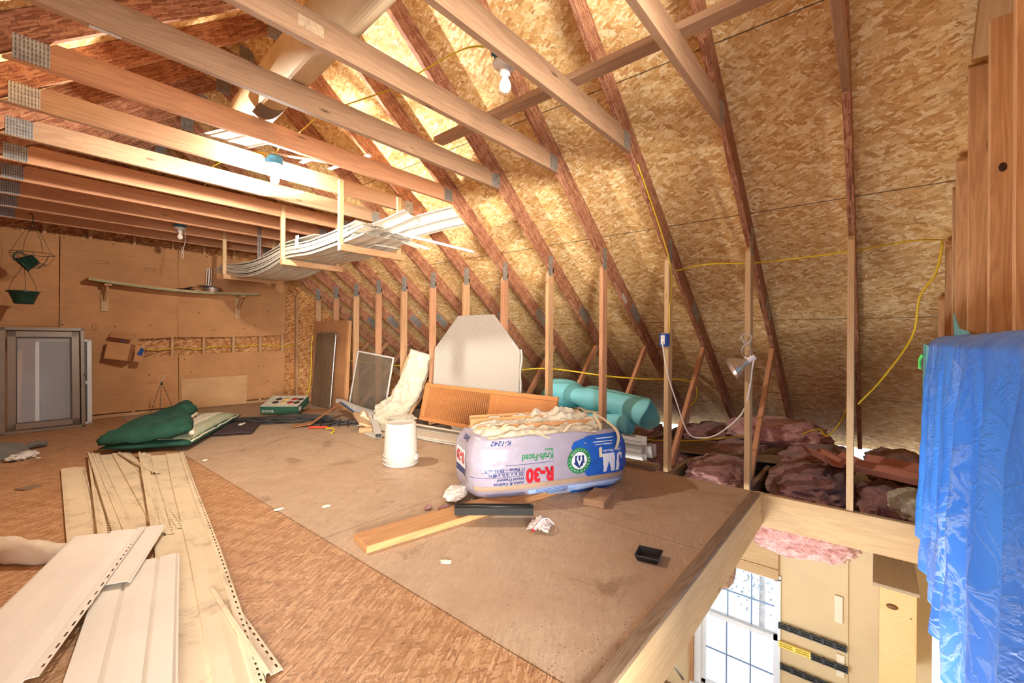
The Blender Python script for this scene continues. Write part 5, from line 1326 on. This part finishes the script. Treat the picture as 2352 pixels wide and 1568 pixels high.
# white batt with kraft facing
t = thing('insulation_batt', 'white insulation batt with kraft facing slumped against the knee wall', 'insulation', (3.45, 4.7, 0))
def batt_fn(off, w0, lump):
    P = smooth_path([(3.10, 5.00, .05), (3.22, 4.86, .08), (3.38, 4.70, .24), (3.48, 4.58, .52), (3.54, 4.47, .93)], 8)
    def fn(u, v):
        q = u * (len(P) - 1); i = min(int(q), len(P) - 2); p = P[i].lerp(P[i+1], q - i); x = (P[i+1] - P[i]).normalized()
        sd = V((.45, -.75, .15)); sd = (sd - x * sd.dot(x)).normalized(); nn = x.cross(sd)
        if nn.x + nn.y > 0: nn = -nn
        b = max(0, 1 - abs(2 * v - 1) ** 3) ** .5 * max(0, 1 - abs(2 * u - 1) ** 6) ** .5
        return p + sd * ((v - .5) * w0 * (1 - .35 * u) * (1 + .22 * fbm((u * 6, 3 if v > .5 else 9, off * 50), 1.3, 4)) + .03 * fbm((u * 3, 1, 5), 1, 2)) + nn * (off + lump * b * (1 + .5 * fbm((u * 9, v * 5, 2), 1.3, 4)))
    return fn
bm = bmesh.new(); add_sheet(bm, batt_fn(0, .42, .09), 60, 24, .01); obj('fleece', bm, M['white_fleece'], t, None, True)
bm = bmesh.new(); add_sheet(bm, batt_fn(-.014, .46, .0), 24, 4, .003); obj('kraft_facing', bm, M['cardboard_light'], t)
o = hang_batt('insulation_batt', 'small white insulation tuft on the floor between batt and louvered door', (3.34, 4.60, .10), (.16, .2, .05), M['white_fleece'], 41, .2)
# aqua foam rolls behind the knee wall
M['foam'] = plain('aqua_roll', srgb(120, 198, 204), .55, var=.05, scale=5, bump=.05)
t = thing('foam_roll', 'aqua foam underlay roll with a spiral end, behind the outlet post', 'foam roll', (4.0, 2.3, .2))
def spiral(a, b, r0, r1, turns, th, name, par, seed=0, squash=1.0):
    mm, L = frame(a, b, (0, 0, 1)); bm = bmesh.new(); n = int(turns * 30)
    def fn(u, v):
        an = u * turns * 2 * PI; r = r0 + (r1 - r0) * u
        return (v * L, r * math.cos(an), r * math.sin(an) * squash + .01 * math.sin(v * 6 + an))
    add_sheet(bm, fn, n, 10, th); return obj(name, bm, M['foam'], par, mm, True)
spiral((3.90, 1.78, .30), (4.06, 2.75, .22), .025, .095, 3.5, .006, 'rolled_sheet', t)
t = thing('foam_roll', 'loose aqua foam sheet folded on top of the spiral roll', 'foam roll', (4.1, 2.3, .5))
def big(u, v):
    an = (v * 1.12 - .1) * 2 * PI
    r = .15 + .02 * math.sin(u * 7)
    dent = 1 - .32 * math.exp(-((u - .36) / .07) ** 2)
    c = V((4.06 - .03 * u, 2.80 - 1.16 * u, .53 - .08 * u - .16 * max(0, u - .7)))
    return c + V((r * 1.1 * math.cos(an), .04 * math.sin(an * 2) , r * .85 * math.sin(an) * dent))
bm = bmesh.new(); add_sheet(bm, big, 50, 40, .006); obj('folded_sheet', bm, M['foam'], t, None, True)
def drape(u, v):
    return V((3.86 + .5 * v, 2.86 - .60 * u - .1 * v, .31 + .10 * math.sin(PI * (u * .9 + .05)) * (1 - v) + .05 * math.sin(u * 8) * v - .05 * v))
bm = bmesh.new(); add_sheet(bm, drape, 30, 16, .006); obj('draped_edge', bm, M['foam'], t, None, True)

# ------------------------------------------------------------ insulation bag in the middle
BD = V((.873, -.488, 0)); BN = V((.488, .873, 0)); BO = V((2.046, 1.996, 0))
HA, HB, HH = .635, .30, .425
EB = 5.0
BCEN = BO + BD * .60 + BN * HB
def kz(z):
    f = min(1, max(0, z / HH)); return .955 + .045 * math.sin(PI * f) - .10 * max(0, .12 - f) / .12 - .05 * max(0, f - .85) / .15
def bag_pt(x, y, z, off=0.0):
    """x along, y across on the superellipse, pushed out by off"""
    k = kz(z); w = .010 * fbm((x * 4, y * 4, z * 7), 1.3, 3)
    n2 = V((math.copysign(abs(x / HA) ** 4, x), math.copysign(abs(y / HB) ** 4, y), 0))
    n2 = n2.normalized() if n2.length > 1e-6 else V((0, -1, 0))
    q = V((x * k, y * k, 0)) + n2 * (w + off)
    return BCEN + BD * q.x + BN * q.y + V((0, 0, z))
def front_y(x): return -HB * max(0.0, 1 - abs(x / HA) ** EB) ** (1 / EB)
def left_x(y): return -HA * max(0.0, 1 - abs(y / HB) ** EB) ** (1 / EB)
def front(s, z, off=.003):
    x = max(-HA * .9995, min(HA * .9995, s - .60)); return bag_pt(x, front_y(x), z, off + .0025)
def endl(y, z, off=.003): return bag_pt(left_x(y), y, z, off)
M['bag_white'] = plain('bag_plastic', srgb(156, 148, 160), .30, var=.06, scale=9, spec=.5, bump=.35)
M['bag_blue'] = plain('bag_blue', srgb(30, 88, 176), .32, var=.08, scale=6, spec=.5)
M['bag_light'] = plain('bag_pale_blue', srgb(152, 178, 218), .35, var=.08, scale=9)
M['bag_tan'] = plain('bag_tan', srgb(168, 142, 118), .4, var=.06)
M['ink_red'] = plain('ink_red', srgb(184, 30, 44), .4); M['ink_navy'] = plain('ink_navy', srgb(30, 52, 112), .4); M['ink_green'] = plain('ink_green', srgb(44, 128, 74), .4); M['ink_white'] = plain('ink_white', srgb(226, 226, 230), .4)
BAG = thing('insulation_bag', 'torn plastic bag of insulation batts with upside down red and blue print', 'bag of insulation', BCEN)
bm = bmesh.new()
NA, NZ = 260, 40
rings = []
for j in range(NZ + 1):
    ring = []
    for i in range(NA):
        a = 2 * PI * i / NA; c, s = math.cos(a), math.sin(a)
        x = HA * math.copysign(abs(c) ** (2 / EB), c); y = HB * math.copysign(abs(s) ** (2 / EB), s)
        z = HH * j / NZ + (.02 * fbm((x * 5, y * 5, 3), 1, 3) * (j / NZ) ** 6)
        ring.append(bm.verts.new(bag_pt(x, y, z)))
    rings.append(ring)
for A, B in zip(rings, rings[1:]):
    for i in range(NA): bm.faces.new((A[i], A[(i+1) % NA], B[(i+1) % NA], B[i]))
bm.faces.new(list(reversed(rings[0])))
c0 = bm.verts.new(BCEN + V((0, 0, HH - .05)))
for i in range(NA): bm.faces.new((rings[-1][i], rings[-1][(i+1) % NA], c0))
obj('plastic_wrap', bm, M['bag_white'], BAG, None, True)
def patch(nm, f, s0, s1, z0, z1, mat, off, ns=30, nz=8):
    bm = bmesh.new(); add_sheet(bm, lambda u, v: f(s0 + (s1 - s0) * u, (z0(s0 + (s1 - s0) * u) if callable(z0) else z0) * (1 - v) + (z1(s0 + (s1 - s0) * u) if callable(z1) else z1) * v, off), ns, nz, 0); return obj(nm, bm, M[mat], BAG, None, True)
def poly_on(nm, polys, f, mat, off, par=None, step=.025):
    bm = bmesh.new()
    for poly in polys: bm.faces.new([bm.verts.new((x, y, 0)) for x, y in poly])
    return map_on(nm, bm, f, mat, off, par, step)
def map_on(nm, bm, f, mat, off, par=None, step=.025):
    bmesh.ops.triangulate(bm, faces=bm.faces)
    for ax in (0, 1):
        lo = min(v.co[ax] for v in bm.verts); hi = max(v.co[ax] for v in bm.verts)
        k = math.ceil(lo / step) * step
        while k < hi:
            nrm = V((1, 0, 0)) if ax == 0 else V((0, 1, 0))
            bmesh.ops.bisect_plane(bm, geom=list(bm.verts) + list(bm.edges) + list(bm.faces), plane_co=nrm * k, plane_no=nrm); k += step
    for v in bm.verts: v.co = f(v.co.x, v.co.y, off)
    return obj(nm, bm, M[mat], par or BAG)
BT = lambda s: .072 if s < .9 else .072 + (s - .9) * .05
patch('tan_band', front, .0, 1.16, .085, .118, 'bag_tan', .0022)
patch('pale_label', front, .36, 1.18, .018, .070, 'bag_light', .0020)
patch('blue_base', front, .72, 1.17, .004, .024, 'bag_blue', .0030)
blue = poly_on('blue_print', [[(.828, .120), (1.195, .122), (1.20, .41), (.86, .405), (.72, .37), (.695, .335), (.72, .27), (.775, .19)]], front, 'bag_blue', .0028)
seal_c = (.757, .240); sr = .094
def circ(r, n=48, c=seal_c): return [(c[0] + r * math.cos(2*PI*i/n), c[1] + r * math.sin(2*PI*i/n)) for i in range(n)]
seal = poly_on('seal', [circ(sr)], front, 'ink_green', .0042)
poly_on('seal_centre', [circ(sr * .66)], front, 'ink_white', .0054, seal)
sc = lambda pts: [(seal_c[0] + x * sr * .62, seal_c[1] + y * sr * .62) for x, y in pts]
poly_on('seal_emblem', [sc([(-.62, .62), (-.28, .62), (-.40, .2), (-.16, -.30), (0, -.72), (0, -.95), (-.85, -.28), (-.62, -.28)]), sc([(.30, .62), (.62, .62), (.66, -.2), (.85, -.22), (.5, -.40), (.48, -.72), (.28, -.70), (0, -.95), (0, -.72), (.14, -.4), (.42, .2)]), sc([(-.16, .62), (.16, .62), (.12, .1), (0, -.12), (-.12, .1)])], front, 'ink_navy', .0066, seal)
def arc_text(s, a0, a1, r, size, off):
    for i, ch in enumerate(s):
        if ch == ' ': continue
        a = a0 + (a1 - a0) * i / (len(s) - 1)
        b = text_bm(ch, size)
        for v in b.verts:
            x, y = v.co.x, v.co.y - size * .35
            v.co = V((seal_c[0] + r * math.cos(a) + x * math.sin(a) * 1 + y * math.cos(a), seal_c[1] + r * math.sin(a) - x * math.cos(a) + y * math.sin(a), 0))
        bm2.from_mesh((lambda me: (b.to_mesh(me), me)[1])(bpy.data.meshes.new('letter'))); b.free()
bm2 = bmesh.new()
# the seal is upside down with the bag: its words start at the lower right
arc_text('HEALTH', math.radians(10), math.radians(-75), sr * .83, .021, 0)
arc_text('SAFETY', math.radians(-100), math.radians(-190), sr * .83, .021, 0)
arc_text('QUALITY', math.radians(145), math.radians(45), sr * .83, .021, 0)
map_on('seal_lettering', bm2, front, 'ink_white', .0056, seal)
def bag_text(nm, s, s0, s1, z0, z1, mat, off=.0040, bold=.0, shear=0.0, f=front, par=None, flip=True):
    return map_on(nm, fit(text_bm(s, 1, bold, shear), s0, s1, z0, z1, flip), f, mat, off, par)
bag_text('lettering_code', 'K-1242', .078, .222, .383, .412, 'ink_navy', bold=.015)
bag_text('lettering_code', 'K-1242', .085, .225, .004, .026, 'ink_navy', bold=.015)
bag_text('lettering_facing', 'Kraft-Faced', .315, .551, .272, .318, 'ink_green', bold=.02)
bag_text('lettering_batts', 'Batts', .487, .551, .326, .346, 'ink_green', bold=.02)
bag_text('lettering_rating', 'R-30', .347, .555, .118, .222, 'ink_red', bold=.05)
bag_text('lettering_pieces', '11 Pieces – 58.66 sq.ft.', .062, .334, .212, .240, 'ink_navy', bold=.018)
bag_text('lettering_size', '10¼ in. x 16 in. x 48 in.', .088, .334, .180, .206, 'ink_navy', bold=.018)
bag_text('lettering_use', 'Wood Framing', .143, .334, .148, .174, 'ink_navy', bold=.015, shear=.2)
bag_text('lettering_use', 'Attics & Ceilings', .12, .335, .121, .145, 'ink_navy', bold=.015, shear=.2)
patch('rule_line', front, .05, .334, .2088, .2102, 'ink_navy', .0036, 12, 1); patch('rule_line', front, -.02, .334, .1765, .1785, 'ink_navy', .0036, 16, 1); patch('rule_line', front, .20, .553, .2535, .2560, 'ink_navy', .0034, 16, 1)
for k in range(6):
    patch('small_print_line', front, .06 + .01 * (k % 3), .34 if k < 3 else .30, .062 - k * .008, .0645 - k * .008, 'ink_navy', .0034, 10, 1)
for k in range(5):
    patch('small_print_line', front, .42, .68, .062 - k * .009, .065 - k * .009, 'ink_navy', .0034, 8, 1); patch('small_print_line', front, .74, 1.12, .066 - k * .008, .068 - k * .008, 'ink_white', .0034, 12, 1)
# big white monogram on the blue print
def jm(pts): return [(1.128 - x * .166, .268 - y * .132) for x, y in pts]
poly_on('logo_letters', [jm([(.16, 1.0), (.36, 1.0), (.31, .30), (.27, .10), (.17, 0), (.06, .0), (-.03, .08), (-.03, .36), (.06, .36), (.07, .20), (.11, .16), (.15, .20), (.17, .36)]),
    jm([(.40, 0), (.52, 0), (.53, .62), (.66, .0), (.76, .0), (.86, .62), (.92, .10), (.90, 0), (1.06, 0), (.98, 1.0), (.84, 1.0), (.72, .40), (.58, 1.0), (.42, 1.0)])], front, 'ink_white', .0044, blue)
bag_text('logo_name', 'Johns Manville', 0.965, 1.128, .276, .302, 'ink_white', .0044, .01, 0, front, blue)
for k, (s0, s1, z) in enumerate(((.90, 1.05, .335), (.88, 1.06, .355), (.92, 1.08, .378))):
    patch('small_print_line', front, s0, s1, z, z + .006, 'ink_white', .0042, 10, 1)
# labels on the left end
lab_ = patch('end_label', endl, .10, -.12, .15, .33, 'ink_white', .003, 10, 8)
bag_text('end_lettering', 'R-30', .08, -.10, .23, .315, 'ink_red', .0045, .05, 0, endl, lab_)
bm = bmesh.new(); add_sheet(bm, lambda u, v: endl(.10 - .22 * u, .155 + .05 * v, .0042), 8, 2, 0); obj('end_band', bm, M['ink_navy'], lab_, None, True)
bag_text('end_code', '242', .05, -.10, .385, .415, 'ink_navy', .004, .015, 0, endl)
# fibreglass batts bulging from the torn top
for k in range(5):
    yk = -.175 + .098 * k
    bm = bmesh.new()
    L_ = 1.10 - .04 * abs(k - 2); hz = .06 + .012 * k
    def fn(u, v):
        a = (v - .5) * PI * 1.02; end = max(0, 1 - abs(2 * u - 1) ** 8) ** .5
        w = 1 + .35 * fbm((u * 11, v * 2 + k * 3, k), 1.2, 4)
        x = (u - .5) * L_; y = yk + .066 * math.sin(a) * w; z = HH - .05 + (hz * math.cos(a) * w + .02 * math.sin(u * 5 + k)) * end
        return BCEN + BD * x + BN * y + V((0, 0, z + .02 * (k / 4)))
    add_sheet(bm, fn, 90, 12, .01); obj('batt', bm, M['white_fleece'], BAG, None, True)
    if k in (1, 3, 4):
        bm = bmesh.new(); add_sheet(bm, lambda u, v: BCEN + BD * ((u - .5) * (L_ - .04)) + BN * (yk + .058 + .004 * math.sin(u * 20)) + V((0, 0, HH - .04 + (.075 + .01 * k) * v)), 20, 2, .003); obj('kraft_edge', bm, M['cardboard'], BAG)
M['torn_plastic'] = plain('torn_plastic', srgb(222, 206, 168), .4, var=.1)
for pts, w in (([(.80, .36, .02), (.84, .34, .07), (.86, .20, .10), (.88, .05, .10)], .022), ([(.93, .25, .0), (.95, .35, .03), (.98, .40, .07), (1.05, .44, .2), (1.06, .50, .3)], .024), ([(1.06, .30, .0), (1.08, .38, .02), (1.10, .43, .06), (1.12, .47, .25), (1.10, .50, .36)], .024), ([(.42, .46, .10), (.46, .44, .04), (.52, .42, .0)], .022), ([(.10, .48, .2), (.18, .47, .12), (.28, .49, .2)], .028), ([(.66, .44, .05), (.74, .475, .1), (.82, .48, .12)], .022)):
    P = [BO + BD * s + BN * (b if b > .02 else -.012) + V((0, 0, z)) for s, z, b in pts]
    P = smooth_path(P, 6); bm = bmesh.new()
    add_sheet(bm, lambda u, v: P[min(int(u * (len(P) - 1) + 1e-6), len(P) - 1)] + BD * (v - .5) * w + BN * (-.004), len(P) - 1, 2, .002)
    obj('torn_strip', bm, M['torn_plastic'], BAG)
# crumpled clear film at the lower left corner
bm = blob_bm(.12, .07, .035, .28, 5, 4, 4, .8)
obj('crumpled_film', bm, plain('clear_film', srgb(214, 202, 190), .18, var=.3, scale=30), BAG, Matrix.Translation((2.07, 2.22, .04)) @ Matrix.Rotation(.6, 4, 'Z'))
for k, (x, y, s) in enumerate(((1.83, 2.22, .02), (1.88, 2.12, .03), (1.93, 2.03, .022))):
    o = hang_batt('insulation_tuft', ('left', 'middle', 'right')[k] + 'most small pink insulation tuft on the floor left of the bag' if k != 1 else 'largest small pink insulation tuft on the floor left of the bag', (x, y, s * .5), (s * 1.6, s, s * .6), M['pink'], 60 + k, .3, None, .4, 3)

# ------------------------------------------------------------ boards and bits in front of the bag
o = board('loose_plank', (1.262, 2.085, .02), (2.84, 1.79, .02), .19, .038, wood('plank_osb_face', srgb(196, 148, 98), srgb(150, 100, 62), knots=False), None, (0, 0, 1)); tag(o, 'long loose plank on the floor, reaching under the insulation bag', 'plank')
o = rbox('wood_block', (-.125, -.07, 0), (.125, .07, .045), M['lumber'], None, .002, mw=Matrix.Translation((2.68, 1.45, .001)) @ Matrix.Rotation(math.radians(12), 4, 'Z')); tag(o, 'cut wood block on the floor at the right end of the bag', 'block')
t = thing('gutter_piece', 'short black trough piece lying on the loose plank', 'gutter piece', (1.98, 1.78, .04), math.radians(-50))
bm = bmesh.new()
prof = [(-.055, .0), (-.060, .045), (-.045, .050), (-.04, .012), (.035, .006), (.05, .03), (.062, .028)]
add_sheet(bm, lambda u, v: ((u - .5) * .47, (prof[min(int(v * 6 + 1e-6), 5)][0] + (prof[min(int(v * 6 + 1e-6), 5) + 1][0] - prof[min(int(v * 6 + 1e-6), 5)][0]) * (v * 6 - min(int(v * 6 + 1e-6), 5))), .01 + prof[min(int(v * 6 + 1e-6), 5)][1] + (prof[min(int(v * 6 + 1e-6), 5) + 1][1] - prof[min(int(v * 6 + 1e-6), 5)][1]) * (v * 6 - min(int(v * 6 + 1e-6), 5))), 2, 6, .004)
lobj('trough', bm, plain('black_gutter', srgb(40, 40, 38), .5, var=.15), t)
bm = bmesh.new(); add_tube(bm, [(-.235, -.053, .062), (.235, -.053, .062)], .009, 8); lobj('rolled_edge', bm, M['black_plastic'], t, True)
bm = bmesh.new()
def zb(u, v):
    x = (u - .5) * .16; y = (v - .5) * .13
    return (x + .02 * fbm((u * 3, v * 3, 1), 1, 2), y, .012 + .055 * math.exp(-((u - .45) ** 2 + (v - .5) ** 2) * 9) + .022 * abs(fbm((u * 4, v * 4, 7), 1.3, 3)))
add_sheet(bm, zb, 30, 26, .001)
def film(name, col, a):
    t_ = NT(name); t_.b.inputs['Base Color'].default_value = col; t_.b.inputs['Roughness'].default_value = .15; t_.b.inputs['Alpha'].default_value = a; return t_.m
t = thing('plastic_bag', 'small clear zip bag crumpled beside the black trough', 'bag', (2.07, 1.50, 0), .4)
lobj('film', bm, film('zip_film', srgb(225, 210, 205), .55), t, True)
bm = bmesh.new(); add_tube(bm, smooth_path([(-.085, .02, .02), (-.05, -.02, .07), (0, -.05, .06), (.04, -.075, .012)], 6), .003, 5); lobj('zip', bm, M['ink_white'], t, True)
bm = bmesh.new(); add_box(bm, (-.092, .014, .014), (-.080, .028, .026)); lobj('zip_slider', bm, M['ink_red'], t)
t = thing('plastic_tray', 'small black square plastic tray on the floor near the stair opening', 'tray', (2.14, .875, 0), math.radians(12))
bm = bmesh.new(); a_ = .058
for lo, hi in (((-a_, -a_, 0), (a_, a_, .003)), ((-a_, -a_, 0), (a_, -a_ + .004, .028)), ((-a_, a_ - .004, 0), (a_, a_, .028)), ((-a_, -a_, 0), (-a_ + .004, a_, .028)), ((a_ - .004, -a_, 0), (a_, a_, .028))): add_box(bm, lo, hi)
for v in bm.verts: k = .82 + .18 * v.co.z / .028; v.co.x *= k; v.co.y *= k
lobj('tray_body', bm, M['black_plastic'], t)
bm = bmesh.new(); add_tube(bm, [(-a_, -a_, .028), (a_, -a_, .028), (a_, a_, .028), (-a_, a_, .028)], .0035, 6, closed=True); lobj('rim', bm, M['felt'], t)
for k, (x, y, lab) in enumerate(((.20, 4.72, 'left small brown shingle chip on the orange floor'), (.40, 4.55, 'right small brown shingle chip on the orange floor, by the siding'))):
    o = rbox('shingle_chip', (-.055, -.045, 0), (.055, .045, .006), M['lumber_old'], None, .001, mw=Matrix.Translation((x, y, .001)) @ Matrix.Rotation(.5 + k, 4, 'Z')); tag(o, lab, 'chip', 'brown chips')
# small pale debris
deb = [(1.20, 2.93, 'beside the seam line'), (1.25, 4.6, 'far along the floor seam'), (1.45, 1.62, 'in front of the long plank'), (1.42, 2.75, 'between the bucket and the long plank'), (.62, 5.05, 'left of the stained siding'), (.30, 5.8, 'below the grey cloth')]
for k, (x, y, w) in enumerate(deb):
    o = obj('debris_chip', blob_bm(.03, .018, .005, .4, 6, k, 2), M['joint'], None, Matrix.Translation((x, y, .005)) @ Matrix.Rotation(k, 4, 'Z')); tag(o, 'small pale debris flake on the floor ' + w, 'debris', 'pale flakes')

# ------------------------------------------------------------ outlet, clamp lamp, cords and cables on the right
y2 = ty(2) - .019
t = thing('outlet_box', 'blue outlet box with a white duplex outlet on a knee wall post', 'outlet', (XW - .045, ty(2) + .0, 1.10))
rbox('box', (XW - .075, ty(2) - .03, 1.05), (XW - .001, ty(2) + .028, 1.155), plain('outlet_blue', srgb(34, 84, 170), .4), t, .003, mw=Matrix.Identity(4))
rbox('outlet', (XW - .083, ty(2) - .017, 1.065), (XW - .074, ty(2) + .016, 1.14), M['ceramic'], t, .003, mw=Matrix.Identity(4))
for z in (1.085, 1.12):
    for dy in (-.006, .006): rbox('slot', (XW - .0845, ty(2) + dy - .0013, z - .005), (XW - .0825, ty(2) + dy + .0013, z + .005), M['black_plastic'], t, 0, mw=Matrix.Identity(4))
bm = bmesh.new(); add_tube(bm, [(XW - .075, ty(2), 1.162), (XW - .079, ty(2), 1.145)], .006, 6); obj('screw_tab', bm, M['steel'], t)
o = tube('electric_cable', [(XW - .02, ty(2) - .03, 1.16), (XW - .012, ty(2) - .03, 1.24), (XW - .004, ty(2) - .026, 1.34), (XW - .003, ty(2) - .026, 1.75), (2.98, ty(2) - .03, 2.36)], .0075, M['yellow_cable'], n=6, flat=.55); tag(o, 'yellow cable running down the post into the blue outlet box', 'cable')
yl = ty(1)
t = thing('clamp_lamp', 'aluminium clamp lamp with a cone reflector clipped to a knee wall post', 'lamp', (XW - .02, yl, 1.0))
cl = V((XW - .02, yl - .01, 0))
for s in (-1, 1):
    bm = bmesh.new(); add_tube(bm, smooth_path([(XW - .03, yl + s * .010, 1.075), (XW - .03, yl + s * .030, 1.11), (XW - .03, yl + s * .030, 1.135), (XW - .03, yl + s * .014, 1.15), (XW - .03, yl + s * .004, 1.14)], 5), .005, 6); obj('clamp_handle', bm, M['white_plastic'], t, None, True)
    bm = bmesh.new(); add_tube(bm, smooth_path([(XW - .03, yl + s * .018, 1.10), (XW - .03, yl + s * -.026, 1.05), (XW - .03, yl + s * -.028, 1.0), (XW - .03, yl - s * .008, .97)], 5), .003, 6); obj('clamp_wire', bm, M['steel'], t, None, True)
bm = bmesh.new(); add_tube(bm, [(XW - .03, yl - .012, .975), (XW - .03, yl + .012, .975)], .014, 10); obj('spring', bm, M['steel'], t, None, True)
ax0 = V((XW - .035, yl - .01, .955)); axd = V((-.35, .72, -.45)).normalized()
mm_, _L = frame(ax0, ax0 + axd, (0, 0, 1)); lr = mm_ @ Matrix.Rotation(PI / 2, 4, 'Y')
bm = bmesh.new(); add_lathe(bm, [(.001, -.055), (.019, -.055), (.021, -.05), (.021, .0), (.019, .004), (.001, .004)], 20, None, False); obj('socket', bm, M['ceramic'], t, lr, True)
bm = bmesh.new(); add_lathe(bm, [(.019, .002), (.024, .012), (.024, .028), (.050, .06), (.078, .11), (.083, .125), (.086, .126), (.081, .122), (.075, .11), (.047, .06), (.021, .028), (.019, .004)], 36, None, False); obj('reflector', bm, M['aluminium'], t, lr, True)
bm = bmesh.new(); add_lathe(bm, [(.012, .01), (.012, .03), (.027, .07), (.024, .095), (.001, .108)], 20); obj('light_bulb', bm, M['bulb_off'], t, lr, True)
cordp = [(ax0 - axd * .055), V((XW - .06, yl - .045, .90)), V((XW - .02, yl - .02, .75)), V((XW + .03, yl + .04, .55)), V((XW + .10, yl + .22, .36)), V((XW + .12, yl + .36, .30)), V((XW + .09, yl + .46, .34)), V((XW + .02, yl + .54, .62)), V((XW - .055, yl + .585, .85)), V((XW - .085, ty(2), 1.075))]
o = tube('lamp_cord', cordp, .0055, M['white_cord'], n=6, sub=10); tag(o, 'white cord looping from the clamp lamp to the outlet box', 'cord')
t = thing('cord_plug', 'white plug of the lamp cord in the outlet box', 'plug', (XW - .09, ty(2), 1.082)); rbox('plug_body', (XW - .100, ty(2) - .009, 1.074), (XW - .083, ty(2) + .009, 1.094), M['white_cord'], t, .003, mw=Matrix.Identity(4))
for pts, lab in (([(3.88, YG + .005, 1.745), (3.78, -.18, 1.745), (3.755, 0.10, 1.715), (3.75, .39, 1.70), (3.75, .70, 1.695), (3.75, 1.06, 1.72), (3.745, 1.31, 1.69)], 'long yellow cable strung across the posts on the right'),
                 ([(3.87, YG + .012, 1.735), (3.83, -.29, 1.54), (3.82, -.215, 1.39), (3.81, -.18, 1.14), (3.80, -.04, .867), (3.80, .092, .672)], 'yellow cable hanging down from the gable stud to the last post'),
                 ([(4.85, .20, .50), (4.9, .243, .372), (4.88, .337, .24), (4.9, .40, .29), (4.9, .53, .23)], 'yellow cable trailing over the pink insulation under the roof'),
                 ([(3.70, 2.98, .77), (3.72, ty(4), .80), (3.70, ty(3), .765), (3.9, 1.68, .74), (4.45, 1.42, .70), (4.5, 1.36, .55), (4.3, 1.4, .42)], 'yellow cable sagging behind the octagonal panel toward the outlet post'),
                 ([(3.72, 7.4, .80), (3.70, 6.9, .76), (3.71, 6.3, .74), (3.70, 5.7, .73), (3.71, 5.1, .72), (3.70, 4.5, .74), (3.71, 3.9, .80), (3.70, 3.0, .775)], 'dim yellow cable along the back of the far knee wall posts'),
                 ([(4.6, 2.4, .03), (4.5, 1.9, .04), (4.7, 1.5, .05), (4.8, 1.0, .16)], 'yellow cable lying low across the joists behind the outlet post')):
    o = tube('electric_cable', pts, .0085, M['yellow_cable'], n=6, flat=.55, sub=10); tag(o, lab, 'cable')

# small labels on the timbers
o = rbox('label_tag', (.272, ty(4) - .006, ZT - .0015), (.375, ty(4) + .016, ZT - .0002), plain('silver_label', srgb(196, 194, 190), .35, var=.25, scale=60), None, 0); tag(o, 'silver barcode label under the fifth ceiling tie, upper left', 'label')
tx = zr(4.05); o = board('paper_tag', V((4.02, ty(3) - .021, zr(4.02))) + nup * .02, V((4.12, ty(3) - .021, zr(4.12))) + nup * .02, .045, .001, M['white_plastic'], None, (0, -1, 0), bev=0); tag(o, 'small white paper tag stapled on a rafter between two plates', 'label')
o = rbox('label_tag', (.86, ty(3) - .0215, 2.462), (.975, ty(3) - .0195, 2.512), plain('grade_stamp', srgb(186, 158, 126), .6, var=.3, scale=50), None, 0); tag(o, 'pale grade stamp patch on the fourth ceiling tie near the top edge', 'label')
